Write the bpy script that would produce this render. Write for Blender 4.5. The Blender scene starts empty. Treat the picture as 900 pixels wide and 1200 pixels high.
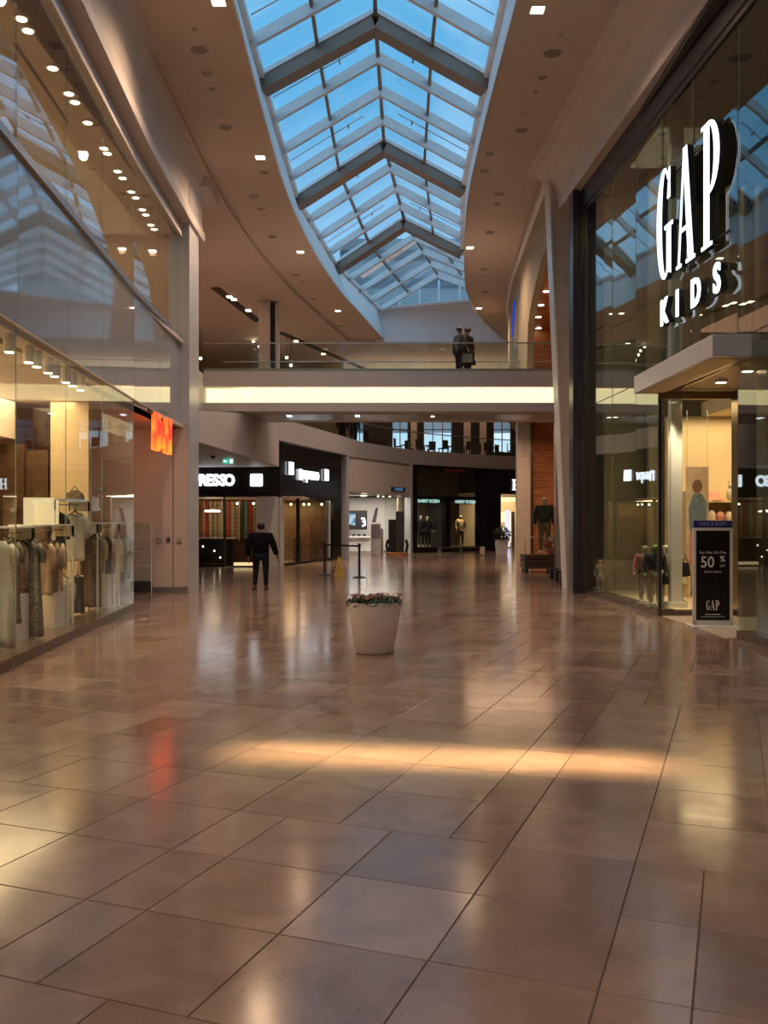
import bpy, bmesh, math, random
from mathutils import Vector, Matrix, noise as mnoise
random.seed(7)
SC = bpy.context.scene
COL = SC.collection
R = math.radians
F, H0, CAMZ = 1080.0, 610.0, 1.7          # focal length and horizon of the 900x1200 photograph, eye height

# ------------------------------------------------------------------ camera
cd = bpy.data.cameras.new('camera'); cam = bpy.data.objects.new('camera', cd); COL.objects.link(cam)
cd.sensor_fit = 'HORIZONTAL'; cd.sensor_width = 36; cd.lens = 36*F/900
cd.shift_y = (H0-600)/900; cd.clip_end = 400
cam.location = (0, 0, CAMZ); cam.rotation_euler = (R(90), 0, 0)
SC.camera = cam
SC.view_settings.view_transform = 'Standard'; SC.view_settings.look = 'None'
SC.view_settings.exposure = 0.0; SC.view_settings.gamma = 1.0; SC.view_settings.use_curve_mapping = False
SC.cycles.max_bounces = 10; SC.cycles.transparent_max_bounces = 24; SC.cycles.sample_clamp_indirect = 4.0
SC.cycles.glossy_bounces = 5; SC.cycles.diffuse_bounces = 4
SC.cycles.caustics_reflective = False; SC.cycles.caustics_refractive = False

# ------------------------------------------------------------------ sky
wd = bpy.data.worlds.new('world'); SC.world = wd; wd.use_nodes = True
nt = wd.node_tree; nt.nodes.clear()
wo = nt.nodes.new('ShaderNodeOutputWorld'); bg = nt.nodes.new('ShaderNodeBackground')
tc = nt.nodes.new('ShaderNodeTexCoord'); sp = nt.nodes.new('ShaderNodeSeparateXYZ')
nt.links.new(tc.outputs['Generated'], sp.inputs[0])
cr = nt.nodes.new('ShaderNodeValToRGB'); nt.links.new(sp.outputs['Z'], cr.inputs[0])
cr.color_ramp.elements[0].position = 0.0; cr.color_ramp.elements[0].color = (.85, .95, 1.05, 1)
cr.color_ramp.elements[1].position = 0.95; cr.color_ramp.elements[1].color = (.52, .80, 1.05, 1)
e = cr.color_ramp.elements.new(.16); e.color = (.42, .68, .95, 1)
e = cr.color_ramp.elements.new(.52); e.color = (.13, .43, .73, 1)
e = cr.color_ramp.elements.new(.42); e.color = (.12, .41, .72, 1)
nz = nt.nodes.new('ShaderNodeTexNoise'); nz.inputs['Scale'].default_value = 5.5; nz.inputs['Detail'].default_value = 5
nt.links.new(tc.outputs['Generated'], nz.inputs['Vector'])
cl = nt.nodes.new('ShaderNodeMapRange'); cl.inputs[1].default_value = .50; cl.inputs[2].default_value = .8; cl.inputs[4].default_value = .6
nt.links.new(nz.outputs['Fac'], cl.inputs[0])
mx = nt.nodes.new('ShaderNodeMix'); mx.data_type = 'RGBA'; mx.inputs[7].default_value = (.80, .95, 1.08, 1)
nt.links.new(cl.outputs[0], mx.inputs[0]); nt.links.new(cr.outputs[0], mx.inputs[6])
nt.links.new(mx.outputs[2], bg.inputs[0]); bg.inputs[1].default_value = 1.28
nt.links.new(bg.outputs[0], wo.inputs[0])

WARM = (1.0, .68, .42)
def add_light(name, kind, loc, energy, color=WARM, rot=(0, 0, 0), size=.3, size_y=None, spot=120, blend=.8, spread=None, parent=None):
    l = bpy.data.lights.new(name, kind); l.energy = energy; l.color = color
    if kind == 'AREA':
        l.size = size
        if size_y: l.shape = 'RECTANGLE'; l.size_y = size_y
        if spread: l.spread = R(spread)
    else:
        l.shadow_soft_size = size
        if kind == 'SPOT': l.spot_size = R(spot); l.spot_blend = blend
    o = bpy.data.objects.new(name, l); COL.objects.link(o); o.location = loc; o.rotation_euler = rot
    if parent: o.parent = parent
    return o

# large soft area lights: shop ceilings' own, plus added fill
K = 1.0
add_light('shop_light', 'AREA', (-6.9, 12.5, 3.88), 480*K, (1, .72, .38), size=2.4, size_y=9)
add_light('shop_light', 'AREA', (-6.6, 15, 8.38), 120*K, (1, .66, .34), size=2.2, size_y=13)
add_light('shop_light', 'AREA', (-5.6, 19.8, 3.9), 45*K, (1, .60, .42), size=1.2, size_y=3)
add_light('shop_light', 'AREA', (7.0, 18.0, 3.86), 110*K, (1, .70, .36), size=3, size_y=2.4)
add_light('shop_light', 'AREA', (-5.2, 37.2, 2.5), 220*K, (1, .62, .32), size=4, size_y=2)
add_light('shop_light', 'AREA', (-.6, 48.5, 2.95), 210*K, (1, .90, .80), size=3, size_y=4)
add_light('shop_light', 'AREA', (8.3, 57, 3.15), 160*K, (1, .78, .45), size=4, size_y=3)
add_light('shop_light', 'AREA', (-8.5, 33, 10.1), 130*K, (1, .50, .28), size=4, size_y=14)
add_light('shop_light', 'AREA', (6.4, 29, 8.6), 60*K, (1, .55, .3), size=1.6, size_y=5)
add_light('shop_light', 'AREA', (4.5, 33.0, 4.9), 120*K, (1, .60, .34), size=3, size_y=3)  # added fill, no fixture: brightens the orange wood wall
add_light('cove_uplight', 'AREA', (2.5, 53, 7.4), 260*K, (1, .68, .46), size=10, size_y=7, rot=(R(180), 0, 0))  # unseen lamp added below the far ceiling to brighten it
add_light('shop_light', 'AREA', (1.5, 52, 10.2), 60*K, (1, .66, .42), size=9, size_y=6)  # added fill for the dim far upper floor
add_light('shop_light', 'AREA', (5.8, 18.6, 9.2), 30*K, (1, .72, .40), size=1.2, size_y=2)
# narrow light band thrown on the floor by an added, unseen area lamp overhead
add_light('framing_projector', 'AREA', (.45, 6.6, 10.2), 24*K, (1, .70, .34), size=3.0, size_y=.30, spread=5, rot=(0, 0, R(-7)))

# ------------------------------------------------------------------ materials
def srgb(r, g, b):
    f = lambda c: (c/255/12.92) if c/255 <= .04045 else ((c/255+.055)/1.055)**2.4
    return (f(r), f(g), f(b), 1)
def _new(name):
    m = bpy.data.materials.new(name); m.use_nodes = True; t = m.node_tree; t.nodes.clear()
    o = t.nodes.new('ShaderNodeOutputMaterial'); return m, t, o
def mat(name, col, rough=.6, metal=0, var=.08, scale=6, bump=0, coat=0, spec=.5, stretch=None):
    m, t, o = _new(name); b = t.nodes.new('ShaderNodeBsdfPrincipled')
    col = tuple(col[:3])
    c = t.nodes.new('ShaderNodeTexCoord'); n = t.nodes.new('ShaderNodeTexNoise'); n.inputs['Scale'].default_value = scale; n.inputs['Detail'].default_value = 5
    src = c.outputs['Object']
    if stretch:
        mp = t.nodes.new('ShaderNodeMapping'); mp.inputs['Scale'].default_value = stretch; t.links.new(src, mp.inputs[0]); src = mp.outputs[0]
    t.links.new(src, n.inputs['Vector'])
    r = t.nodes.new('ShaderNodeValToRGB')
    r.color_ramp.elements[0].position = .3; r.color_ramp.elements[1].position = .7
    r.color_ramp.elements[0].color = tuple(max(0, x*(1-var)) for x in col)+(1,)
    r.color_ramp.elements[1].color = tuple(min(1, x*(1+var)) for x in col)+(1,)
    t.links.new(n.outputs['Fac'], r.inputs[0]); t.links.new(r.outputs[0], b.inputs['Base Color'])
    b.inputs['Roughness'].default_value = rough; b.inputs['Metallic'].default_value = metal
    b.inputs['Coat Weight'].default_value = coat; b.inputs['Coat Roughness'].default_value = .04
    b.inputs['Specular IOR Level'].default_value = spec
    if bump:
        bp = t.nodes.new('ShaderNodeBump'); bp.inputs['Strength'].default_value = bump; bp.inputs['Distance'].default_value = .02
        t.links.new(n.outputs['Fac'], bp.inputs['Height']); t.links.new(bp.outputs[0], b.inputs['Normal'])
    t.links.new(b.outputs[0], o.inputs[0]); return m
def emit(name, col, s=1.0, mottle=0, c2=None, scale=8):
    m, t, o = _new(name); e = t.nodes.new('ShaderNodeEmission'); e.inputs[0].default_value = tuple(col[:3])+(1,); e.inputs[1].default_value = s
    if c2:
        c = t.nodes.new('ShaderNodeTexCoord'); n = t.nodes.new('ShaderNodeTexNoise'); n.inputs['Scale'].default_value = scale
        t.links.new(c.outputs['Object'], n.inputs['Vector'])
        r = t.nodes.new('ShaderNodeValToRGB'); r.color_ramp.elements[0].position = .42; r.color_ramp.elements[1].position = .58
        r.color_ramp.elements[0].color = tuple(col[:3])+(1,); r.color_ramp.elements[1].color = tuple(c2[:3])+(1,)
        t.links.new(n.outputs['Fac'], r.inputs[0]); t.links.new(r.outputs[0], e.inputs[0])
    t.links.new(e.outputs[0], o.inputs[0]); return m
def glass(name, tint=(.95, .97, .96), f0=.045, rough=0.0, k=.95, wav=0):
    m, t, o = _new(name); tr = t.nodes.new('ShaderNodeBsdfTransparent'); tr.inputs[0].default_value = tint+(1,)
    g = t.nodes.new('ShaderNodeBsdfGlossy'); g.inputs['Roughness'].default_value = rough; g.inputs[0].default_value = (.96, .98, 1, 1)
    lw = t.nodes.new('ShaderNodeLayerWeight'); lw.inputs[0].default_value = .5
    p = t.nodes.new('ShaderNodeMath'); p.operation = 'POWER'; p.inputs[1].default_value = 4.6; t.links.new(lw.outputs['Facing'], p.inputs[0])
    a = t.nodes.new('ShaderNodeMath'); a.operation = 'MULTIPLY_ADD'; a.inputs[1].default_value = k; a.inputs[2].default_value = f0; t.links.new(p.outputs[0], a.inputs[0])
    if wav:
        c = t.nodes.new('ShaderNodeTexCoord'); n = t.nodes.new('ShaderNodeTexNoise'); n.inputs['Scale'].default_value = .9; n.inputs['Detail'].default_value = 1
        t.links.new(c.outputs['Object'], n.inputs['Vector'])
        bp = t.nodes.new('ShaderNodeBump'); bp.inputs['Strength'].default_value = wav; bp.inputs['Distance'].default_value = .01
        t.links.new(n.outputs['Fac'], bp.inputs['Height']); t.links.new(bp.outputs[0], g.inputs['Normal'])
    x = t.nodes.new('ShaderNodeMixShader'); t.links.new(a.outputs[0], x.inputs[0]); t.links.new(tr.outputs[0], x.inputs[1]); t.links.new(g.outputs[0], x.inputs[2])
    t.links.new(x.outputs[0], o.inputs[0]); return m
def tile_mat(name, use_attr):
    m, t, o = _new(name); b = t.nodes.new('ShaderNodeBsdfPrincipled')
    c = t.nodes.new('ShaderNodeTexCoord'); geo = t.nodes.new('ShaderNodeNewGeometry')
    n = t.nodes.new('ShaderNodeTexNoise'); n.inputs['Scale'].default_value = 2.6; n.inputs['Detail'].default_value = 8; n.inputs['Roughness'].default_value = .62
    n.inputs['Distortion'].default_value = .6
    t.links.new(geo.outputs['Position'], n.inputs['Vector'])
    if use_attr:
        at = t.nodes.new('ShaderNodeAttribute'); at.attribute_name = 'tone'; s = at.outputs['Fac']
    else:
        oi = t.nodes.new('ShaderNodeObjectInfo'); s = oi.outputs['Random']
    r = t.nodes.new('ShaderNodeValToRGB'); t.links.new(s, r.inputs[0])
    cs = [(.0, (.225, .14, .10)), (.3, (.275, .175, .128)), (.6, (.32, .21, .155)), (.8, (.26, .175, .14)), (1, (.38, .26, .195))]
    r.color_ramp.elements[0].color = cs[0][1]+(1,); r.color_ramp.elements[1].color = cs[-1][1]+(1,)
    for p, cc in cs[1:-1]: r.color_ramp.elements.new(p).color = cc+(1,)
    mr = t.nodes.new('ShaderNodeMapRange'); mr.inputs[1].default_value = .3; mr.inputs[2].default_value = .7; mr.inputs[3].default_value = .80; mr.inputs[4].default_value = 1.12
    t.links.new(n.outputs['Fac'], mr.inputs[0])
    n2 = t.nodes.new('ShaderNodeTexNoise'); n2.inputs['Scale'].default_value = 38; n2.inputs['Detail'].default_value = 3; t.links.new(geo.outputs['Position'], n2.inputs['Vector'])
    m2 = t.nodes.new('ShaderNodeMapRange'); m2.inputs[1].default_value = .27; m2.inputs[2].default_value = .36; m2.inputs[3].default_value = .72; m2.inputs[4].default_value = 1.0
    t.links.new(n2.outputs['Fac'], m2.inputs[0])
    mm = t.nodes.new('ShaderNodeMath'); mm.operation = 'MULTIPLY'; t.links.new(mr.outputs[0], mm.inputs[0]); t.links.new(m2.outputs[0], mm.inputs[1])
    vm = t.nodes.new('ShaderNodeVectorMath'); vm.operation = 'SCALE'; t.links.new(r.outputs[0], vm.inputs[0]); t.links.new(mm.outputs[0], vm.inputs['Scale'])
    t.links.new(vm.outputs[0], b.inputs['Base Color'])
    rr = t.nodes.new('ShaderNodeMapRange'); rr.inputs[1].default_value = .3; rr.inputs[2].default_value = .7; rr.inputs[3].default_value = .11; rr.inputs[4].default_value = .19
    t.links.new(n.outputs['Fac'], rr.inputs[0]); t.links.new(rr.outputs[0], b.inputs['Roughness'])
    b.inputs['Specular IOR Level'].default_value = .5
    t.links.new(b.outputs[0], o.inputs[0]); return m
def plank_mat(name, c1, c2, rough=.4):
    m = mat(name, c1, rough, var=.3, scale=3, stretch=(1, 1, 9)); return m

M = dict(
    ceil=mat('ceiling_paint', (.60, .50, .43), .75, var=.03, scale=1.2),
    ceil2=mat('bulkhead_paint', (.64, .58, .54), .6, var=.03, scale=1.2),
    well=mat('well_paint', (.90, .91, .92), .6, var=.02),
    steel=mat('white_painted_steel', (.72, .73, .74), .45, var=.05),
    beam=mat('taupe_beam_paint', (.25, .19, .15), .5, var=.06),
    dkline=mat('dark_gasket', (.03, .04, .05), .4),
    skyglass=glass('skylight_glass', (.93, .97, .98), f0=.03, k=.55),
    shopglass=glass('shop_glass', (.96, .98, .96), f0=.025, k=.42, wav=.08),
    upglass=glass('upper_shop_glass', (.84, .87, .88), f0=.07, k=1.0, wav=.10),
    gapglass=glass('grey_shop_glass', (.80, .87, .84), f0=.06, wav=.12),
    rail_glass=glass('rail_glass', (.90, .95, .93), f0=.03, k=.6),
    glassedge=mat('pale_glass_edge', (.30, .34, .28), .25),
    spandrel=mat('back_painted_glass', (.40, .43, .45), .035, var=.02, coat=.6),
    metal=mat('brushed_grey_metal', (.42, .42, .43), .32, metal=.7, var=.06, stretch=(1, 1, 12)),
    white=mat('white_lacquer', (.78, .76, .72), .35, var=.03),
    warmwall=mat('warm_white_plaster', (.74, .64, .56), .6, var=.03, scale=1.5),
    pier=mat('pale_grey_panel', (.60, .60, .62), .28, var=.03),
    stone=mat('limestone_cladding', (.56, .49, .42), .5, var=.10, scale=3, bump=.05),
    wood=mat('orange_wood_veneer', (.50, .20, .075), .38, var=.35, scale=2.2, stretch=(1, 1, 7)),
    black=mat('black_cladding', (.012, .010, .011), .22, var=.2),
    blackm=mat('matt_black', (.012, .012, .013), .55, var=.2),
    navy=mat('dark_indigo_metal', (.022, .020, .032), .3, var=.15),
    gold=mat('bronze_metal', (.22, .16, .09), .3, metal=.8, var=.1, stretch=(1, 1, 10)),
    brown=mat('dark_brown_panel', (.10, .050, .025), .45, var=.15),
    skirt=mat('dark_brown_plinth', (.10, .065, .045), .25, var=.15),
    cream=mat('cream_panel', (.70, .56, .36), .5, var=.04),
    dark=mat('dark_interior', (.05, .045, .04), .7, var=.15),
    olive=mat('olive_beige_wall', (.40, .33, .22), .7, var=.05, scale=1.4),
    grout=mat('brown_grout', (.10, .062, .045), .7, var=.2, scale=20),
    pot=mat('white_planter_plastic', (.82, .77, .76), .35, var=.03),
    soil=mat('dark_soil', (.03, .02, .015), .9, var=.4, scale=40),
    leaf=mat('dark_green_leaf', (.035, .055, .022), .45, var=.4, scale=12),
    flower=mat('dusty_pink_blossom', (.30, .13, .12), .6, var=.3, scale=14),
    skin=mat('skin_tone', (.30, .17, .11), .5, var=.06),
    hair=mat('black_hair', (.012, .010, .009), .5, var=.3, scale=40),
    jacket=mat('black_jacket_cloth', (.006, .006, .008), .85, spec=.12, var=.3, scale=12),
    jeans=mat('dark_blue_denim', (.012, .014, .022), .85, spec=.15, var=.3, scale=18),
    shoe=mat('black_leather', (.015, .013, .012), .4),
    yellow=mat('yellow_plastic', (.62, .38, .02), .4, var=.06),
    mann=mat('cream_mannequin', (.62, .54, .40), .4, var=.03),
    mirror=mat('mirror_panel', (.75, .75, .75), .04, metal=1, var=.01),
    blue=mat('blue_card', (.02, .03, .20), .4),
    bluesign=mat('dull_blue_sign_panel', (.03, .09, .20), .4),
    E_white=emit('white_sign_light', (.86, .93, 1.0), 3.2),
    E_gap=emit('cool_white_letter_light', (.80, .90, 1.0), 2.2),
    E_warm=emit('warm_lamp_lens', (1, .80, .52), 9),
    E_square=emit('square_lamp_lens', (1, .85, .62), 7),
    E_cove=emit('cove_light_strip', (1, .82, .44), 1.75),
    E_red=emit('red_sign_light', (1.0, .03, .015), 2.6, c2=(1.0, .16, .02), scale=1.3),
    E_green=emit('green_exit_light', (.05, .55, .32), .8),
    E_teal=emit('pale_teal_letter_light', (.55, .95, .85), .9),
    E_screen=emit('blue_screen_light', (.10, .22, .34), .9, c2=(.55, .75, .9), scale=3),
    E_store=emit('bright_shop_panel_light', (1, .78, .42), 1.3),
    E_violet=emit('violet_panel_light', (.62, .62, 1.0), 1.4),
    E_box=emit('warm_lightbox', (1, .72, .36), 1.0),  # spotlit look of the display cube, and the counter's glow band
)

# ------------------------------------------------------------------ mesh helpers
class MB:
    def __init__(s, tf=None): s.v = []; s.f = []; s.mi = []; s.tf = tf; s.cur = 0
    def add(s, vs, fs):
        k = len(s.v); s.v += [tuple(s.tf(Vector(p))) if s.tf else tuple(p) for p in vs]
        s.f += [tuple(i+k for i in f) for f in fs]; s.mi += [s.cur]*len(fs); return s
    def box(s, x0, x1, y0, y1, z0, z1):
        return s.add([(x, y, z) for z in (z0, z1) for y in (y0, y1) for x in (x0, x1)],
                     [(0, 2, 3, 1), (4, 5, 7, 6), (0, 1, 5, 4), (2, 6, 7, 3), (0, 4, 6, 2), (1, 3, 7, 5)])
    def hexa(s, b, t):            # 4 bottom points, 4 top points
        return s.add(list(b)+list(t), [(3, 2, 1, 0), (4, 5, 6, 7), (0, 1, 5, 4), (1, 2, 6, 5), (2, 3, 7, 6), (3, 0, 4, 7)])
    def bar(s, a, b, w, h, up=(0, 0, 1)):
        a, b = Vector(a), Vector(b); d = (b-a).normalized(); u = Vector(up); sd = d.cross(u)
        if sd.length < 1e-4: sd = d.cross(Vector((0, 1, 0)))
        sd.normalize(); u = sd.cross(d).normalized(); p = []
        for q in (a, b):
            for i, j in ((-1, -1), (1, -1), (1, 1), (-1, 1)): p.append(q+sd*(w/2*i)+u*(h/2*j))
        return s.add(p, [(0, 1, 2, 3), (7, 6, 5, 4), (0, 4, 5, 1), (1, 5, 6, 2), (2, 6, 7, 3), (3, 7, 4, 0)])
    def prism(s, poly, y0, y1):   # polygon in xz extruded along y
        n = len(poly); vs = [(x, y0, z) for x, z in poly]+[(x, y1, z) for x, z in poly]
        return s.add(vs, [tuple(range(n)), tuple(range(2*n-1, n-1, -1))]+[(i, i+n, (i+1) % n+n, (i+1) % n) for i in range(n)])
    def tube(s, pts, rs, n=10, cap=True, sx=1, sy=1):
        if not isinstance(rs, (list, tuple)): rs = [rs]*len(pts)
        pts = [Vector(p) for p in pts]; vs = []; fs = []
        for i, p in enumerate(pts):
            d = (pts[min(i+1, len(pts)-1)]-pts[max(i-1, 0)]).normalized()
            a = d.cross(Vector((0, 1, 0)) if abs(d.y) < .9 else Vector((1, 0, 0))).normalized(); b = d.cross(a)
            for k in range(n):
                t = 2*math.pi*k/n; vs.append(p+a*(math.cos(t)*rs[i]*sx)+b*(math.sin(t)*rs[i]*sy))
        for i in range(len(pts)-1):
            for k in range(n): fs.append((i*n+k, i*n+(k+1) % n, (i+1)*n+(k+1) % n, (i+1)*n+k))
        if cap: fs += [tuple(range(n-1, -1, -1)), tuple(range((len(pts)-1)*n, len(pts)*n))]
        return s.add(vs, fs)
    def lathe(s, prof, c=(0, 0, 0), n=24):
        vs = []; fs = []
        for r, z in prof:
            for k in range(n): t = 2*math.pi*k/n; vs.append((c[0]+r*math.cos(t), c[1]+r*math.sin(t), c[2]+z))
        for i in range(len(prof)-1):
            for k in range(n): fs.append((i*n+k, i*n+(k+1) % n, (i+1)*n+(k+1) % n, (i+1)*n+k))
        return s.add(vs, fs+[tuple(range(n-1, -1, -1)), tuple(range((len(prof)-1)*n, len(prof)*n))])
    def ball(s, c, r, n=10, m=7, sc=(1, 1, 1)):
        pr = [(max(1e-3, math.sin(math.pi*i/m))*r, -math.cos(math.pi*i/m)*r) for i in range(m+1)]
        k = len(s.v); tf = s.tf; s.tf = None; s.lathe(pr, (0, 0, 0), n)
        for i in range(k, len(s.v)):
            v = s.v[i]; p = Vector((c[0]+v[0]*sc[0], c[1]+v[1]*sc[1], c[2]+v[2]*sc[2])); s.v[i] = tuple(tf(p)) if tf else tuple(p)
        s.tf = tf; return s
    def build(s, name, m, parent=None, smooth=False, bevel=0, loc=None):
        me = bpy.data.meshes.new(name); me.from_pydata(s.v, [], s.f)
        ms = m if isinstance(m, (list, tuple)) else [m]
        for q in ms: me.materials.append(q)
        if len(ms) > 1:
            for p, i in zip(me.polygons, s.mi): p.material_index = i
        if smooth:
            for p in me.polygons: p.use_smooth = True
        me.update()
        bm = bmesh.new(); bm.from_mesh(me); bmesh.ops.recalc_face_normals(bm, faces=bm.faces); bm.to_mesh(me); bm.free()
        o = bpy.data.objects.new(name, me); COL.objects.link(o)
        if parent: o.parent = parent
        if loc: o.location = loc
        if bevel:
            b = o.modifiers.new('bevel', 'BEVEL'); b.width = bevel; b.segments = 2; b.limit_method = 'ANGLE'
        return o
def tag(o, label=None, cat=None, group=None, kind=None):
    if label: o['label'] = label
    if cat: o['category'] = cat
    if group: o['group'] = group
    if kind: o['kind'] = kind
    return o
def thing(name, label, cat, loc=(0, 0, 0), rz=0, group=None):
    o = bpy.data.objects.new(name, None); COL.objects.link(o); o.location = loc; o.rotation_euler = (0, 0, rz); o.empty_display_size = .1
    return tag(o, label, cat, group)
def struct(o, label=None): o['kind'] = 'structure'; (o.__setitem__('label', label) if label else None); return o
def sroot(name, label=None):
    o = bpy.data.objects.new(name, None); COL.objects.link(o); return struct(o, label)
def copy_tree(o, parent=None):
    c = o.copy(); COL.objects.link(c)
    if parent: c.parent = parent
    for ch in list(o.children): copy_tree(ch, c)
    return c
def lerp(tab, d):
    if d <= tab[0][0]: return tab[0][1]
    for (a, p), (b, q) in zip(tab, tab[1:]):
        if d <= b: return p+(q-p)*(d-a)/(b-a)
    return tab[-1][1]
def smooth(tab, d, w=1.6): return (lerp(tab, d-w)+2*lerp(tab, d)+lerp(tab, d+w))/4
def fl(x, y):                       # floor point under a pixel
    d = CAMZ*F/(y-H0); return (x-450)*d/F, d
def zat(y, d): return CAMZ+(H0-y)*d/F
def hz(x, y, z):                    # point at height z behind a pixel
    d = (z-CAMZ)*F/(H0-y); return (x-450)*d/F, d
def sweep(prof, ds, xf, side=1):    # extrude an (offset, z) profile along a wall line
    m = MB(); n = len(prof)
    vs = [(xf(d)+side*o, d, z) for d in ds for o, z in prof]
    fs = [(i*n+k, i*n+k+1, (i+1)*n+k+1, (i+1)*n+k) for i in range(len(ds)-1) for k in range(n-1)]
    return m.add(vs, fs)
def text(name, body, size, m, parent, loc, rot, extrude=.01, offset=0.0, ax='CENTER', xs=1.0, shear=0):
    c = bpy.data.curves.new(name, 'FONT'); c.body = body; c.size = size; c.extrude = extrude; c.offset = offset; c.align_x = ax; c.align_y = 'CENTER'
    c.materials.append(m); c.shear = shear
    c.resolution_u = 3
    q = bpy.data.objects.new('tmp', c); me = bpy.data.meshes.new_from_object(q); bpy.data.objects.remove(q)
    if not me.materials: me.materials.append(m)
    o = bpy.data.objects.new(name, me); COL.objects.link(o); o.location = loc; o.rotation_euler = rot; o.scale = (xs, 1, 1)
    if parent: o.parent = parent
    return o
ORD = ['nearest', 'second nearest', 'third nearest', 'fourth nearest', 'fifth nearest', 'sixth nearest', 'seventh nearest', 'eighth nearest', 'ninth nearest', 'tenth nearest',
       'eleventh nearest', 'twelfth nearest', 'thirteenth nearest', 'fourteenth nearest', 'fifteenth nearest', 'sixteenth nearest', 'seventeenth nearest']

# ------------------------------------------------------------------ plan lines
LWT = [(-14, -3.2), (5, -3.95), (10.2, -4.25), (12.93, -4.43), (17.5, -4.73), (21.9, -4.85), (60, -4.9)]
LW = lambda d: lerp(LWT, d)
RW = lambda d: 4.66+.05*(21.6-d)
XLT = [(-14, -2.2), (5, -2.4), (15.4, -2.5), (18.4, -2.56), (24.4, -2.6), (29.4, -2.31), (34.8, -1.68), (39.15, -.87), (44.3, .04)]
XRT = [(-14, 2.2), (15.4, 2.21), (18.4, 2.18), (24.4, 2.21), (29.4, 2.53), (34.8, 3.06), (39.15, 3.99), (44.3, 5.75)]
XL = lambda d: smooth(XLT, d) if d < 42 else lerp(XLT, d)
XR = lambda d: smooth(XRT, d) if d < 42 else lerp(XRT, d)
ZC, ZE, ZR = 10.4, 11.8, 12.85
D0, D1 = -14.0, 62.0

# ================================================================== SETTING
# ---- floor: every near tile a piece, the rest joined
TH = math.atan2(411, 1080); ST, CT = math.sin(TH), math.cos(TH); W, U = .323, .677; U0 = 2.71
floor = struct(MB().box(-15, 15, D0, D1, -.06, -.005).build('floor', M['grout']), 'polished beige stone floor of large rectangular tiles')
def row_lines(r):                   # joint positions (in half tiles) of row r; the first two blocks as photographed
    if r < 3: return [-14, -12, -11, -9, -7, -6, -4, -2, 0, 2, 3, 5, 7, 9, 10, 12, 14, 15, 17, 19]
    if r < 6: return [-13, -11, -9, -8, -6, -4, -3, -1, 0, 2, 4, 6, 7, 9, 11, 13, 14, 16, 18]
    return None
tiles = []
blk = {}
def lines_for(r):
    l = row_lines(r)
    if l and r >= 0: return l
    b = (r-6)//3 if r >= 6 else -1-(-r)//3
    if b not in blk:
        rr = random.Random(b*13+5); o = [-140]
        while o[-1] < 60: o.append(o[-1]+rr.choice([2, 2, 2, 1]))
        blk[b] = o
    return blk[b]
for r in range(-14, 88):
    ls = lines_for(r)
    if 0 <= r < 6:
        ls = [ls[0]-2*k for k in range(25, 0, -1)]+ls+[ls[-1]+2*k for k in range(1, 20)]
    for a, b in zip(ls, ls[1:]):
        u = U0+U*(r+.5); v = -3.368+W*(a+b)/2
        X = u*ST+v*CT; d = u*CT-v*ST
        if d < -5 or d > 57: continue
        lo = -5.3 if d < 22.5 else -8 if d < 35 else -3
        hi = 6.6 if d < 22.5 else 9
        if d > 42: lo = -2 + (d-42)*.5
        if X < lo or X > hi: continue
        vis = abs(X) < .42*d+.5 and d > 2.7
        tiles.append((d if vis else 900, b-a, X, d))
tiles.sort(key=lambda t: t[0])
def tile_geo(w, l, g=.0026, c=.0025):
    hx, hy = w/2-g, l/2-g
    vs = [(-hx, -hy, -.01), (hx, -hy, -.01), (hx, hy, -.01), (-hx, hy, -.01), (-hx, -hy, -c), (hx, -hy, -c), (hx, hy, -c), (-hx, hy, -c),
          (-hx+c, -hy+c, 0), (hx-c, -hy+c, 0), (hx-c, hy-c, 0), (-hx+c, hy-c, 0)]
    fs = [(8, 9, 10, 11)]
    for i in range(4):
        j = (i+1) % 4; fs += [(i, j, j+4, i+4), (i+4, j+4, j+8, i+8)]
    return vs, fs
TM = tile_mat('polished_stone_tile', False); TMS = tile_mat('polished_stone_tile_far', True)
tme = {}
for k in (1, 2, 3):
    vs, fs = tile_geo(W*k, U); me = bpy.data.meshes.new('floor_tile'); me.from_pydata(vs, [], fs); me.materials.append(TM); tme[k] = me
rnd = random.Random(3)
N1 = 295
for q, (key, k, X, d) in enumerate(tiles[:N1]):
    o = bpy.data.objects.new('floor_tile', tme[k]); COL.objects.link(o); o.parent = floor
    o.location = (X, d, rnd.uniform(0, .0006)); o.rotation_euler = (rnd.gauss(0, .0004), rnd.gauss(0, .0004), -TH)
vs_, fs_, tone = [], [], []
for key, k, X, d in tiles[N1:]:
    v, f = tile_geo(W*k, U); n = len(vs_); tl = rnd.random(); ax, ay = rnd.gauss(0, .0003), rnd.gauss(0, .0003)
    for x, y, z in v: vs_.append((X+x*CT+y*ST, d-x*ST+y*CT, z+x*ax+y*ay))
    fs_ += [tuple(i+n for i in g) for g in f]; tone += [tl]*len(f)
me = bpy.data.meshes.new('distant_floor_tiles'); me.from_pydata(vs_, [], fs_); me.materials.append(TMS)
at = me.attributes.new('tone', 'FLOAT', 'FACE'); at.data.foreach_set('value', tone)
o = bpy.data.objects.new('distant_floor_tiles', me); COL.objects.link(o); o.parent = floor; o['kind'] = 'stuff'

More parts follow.
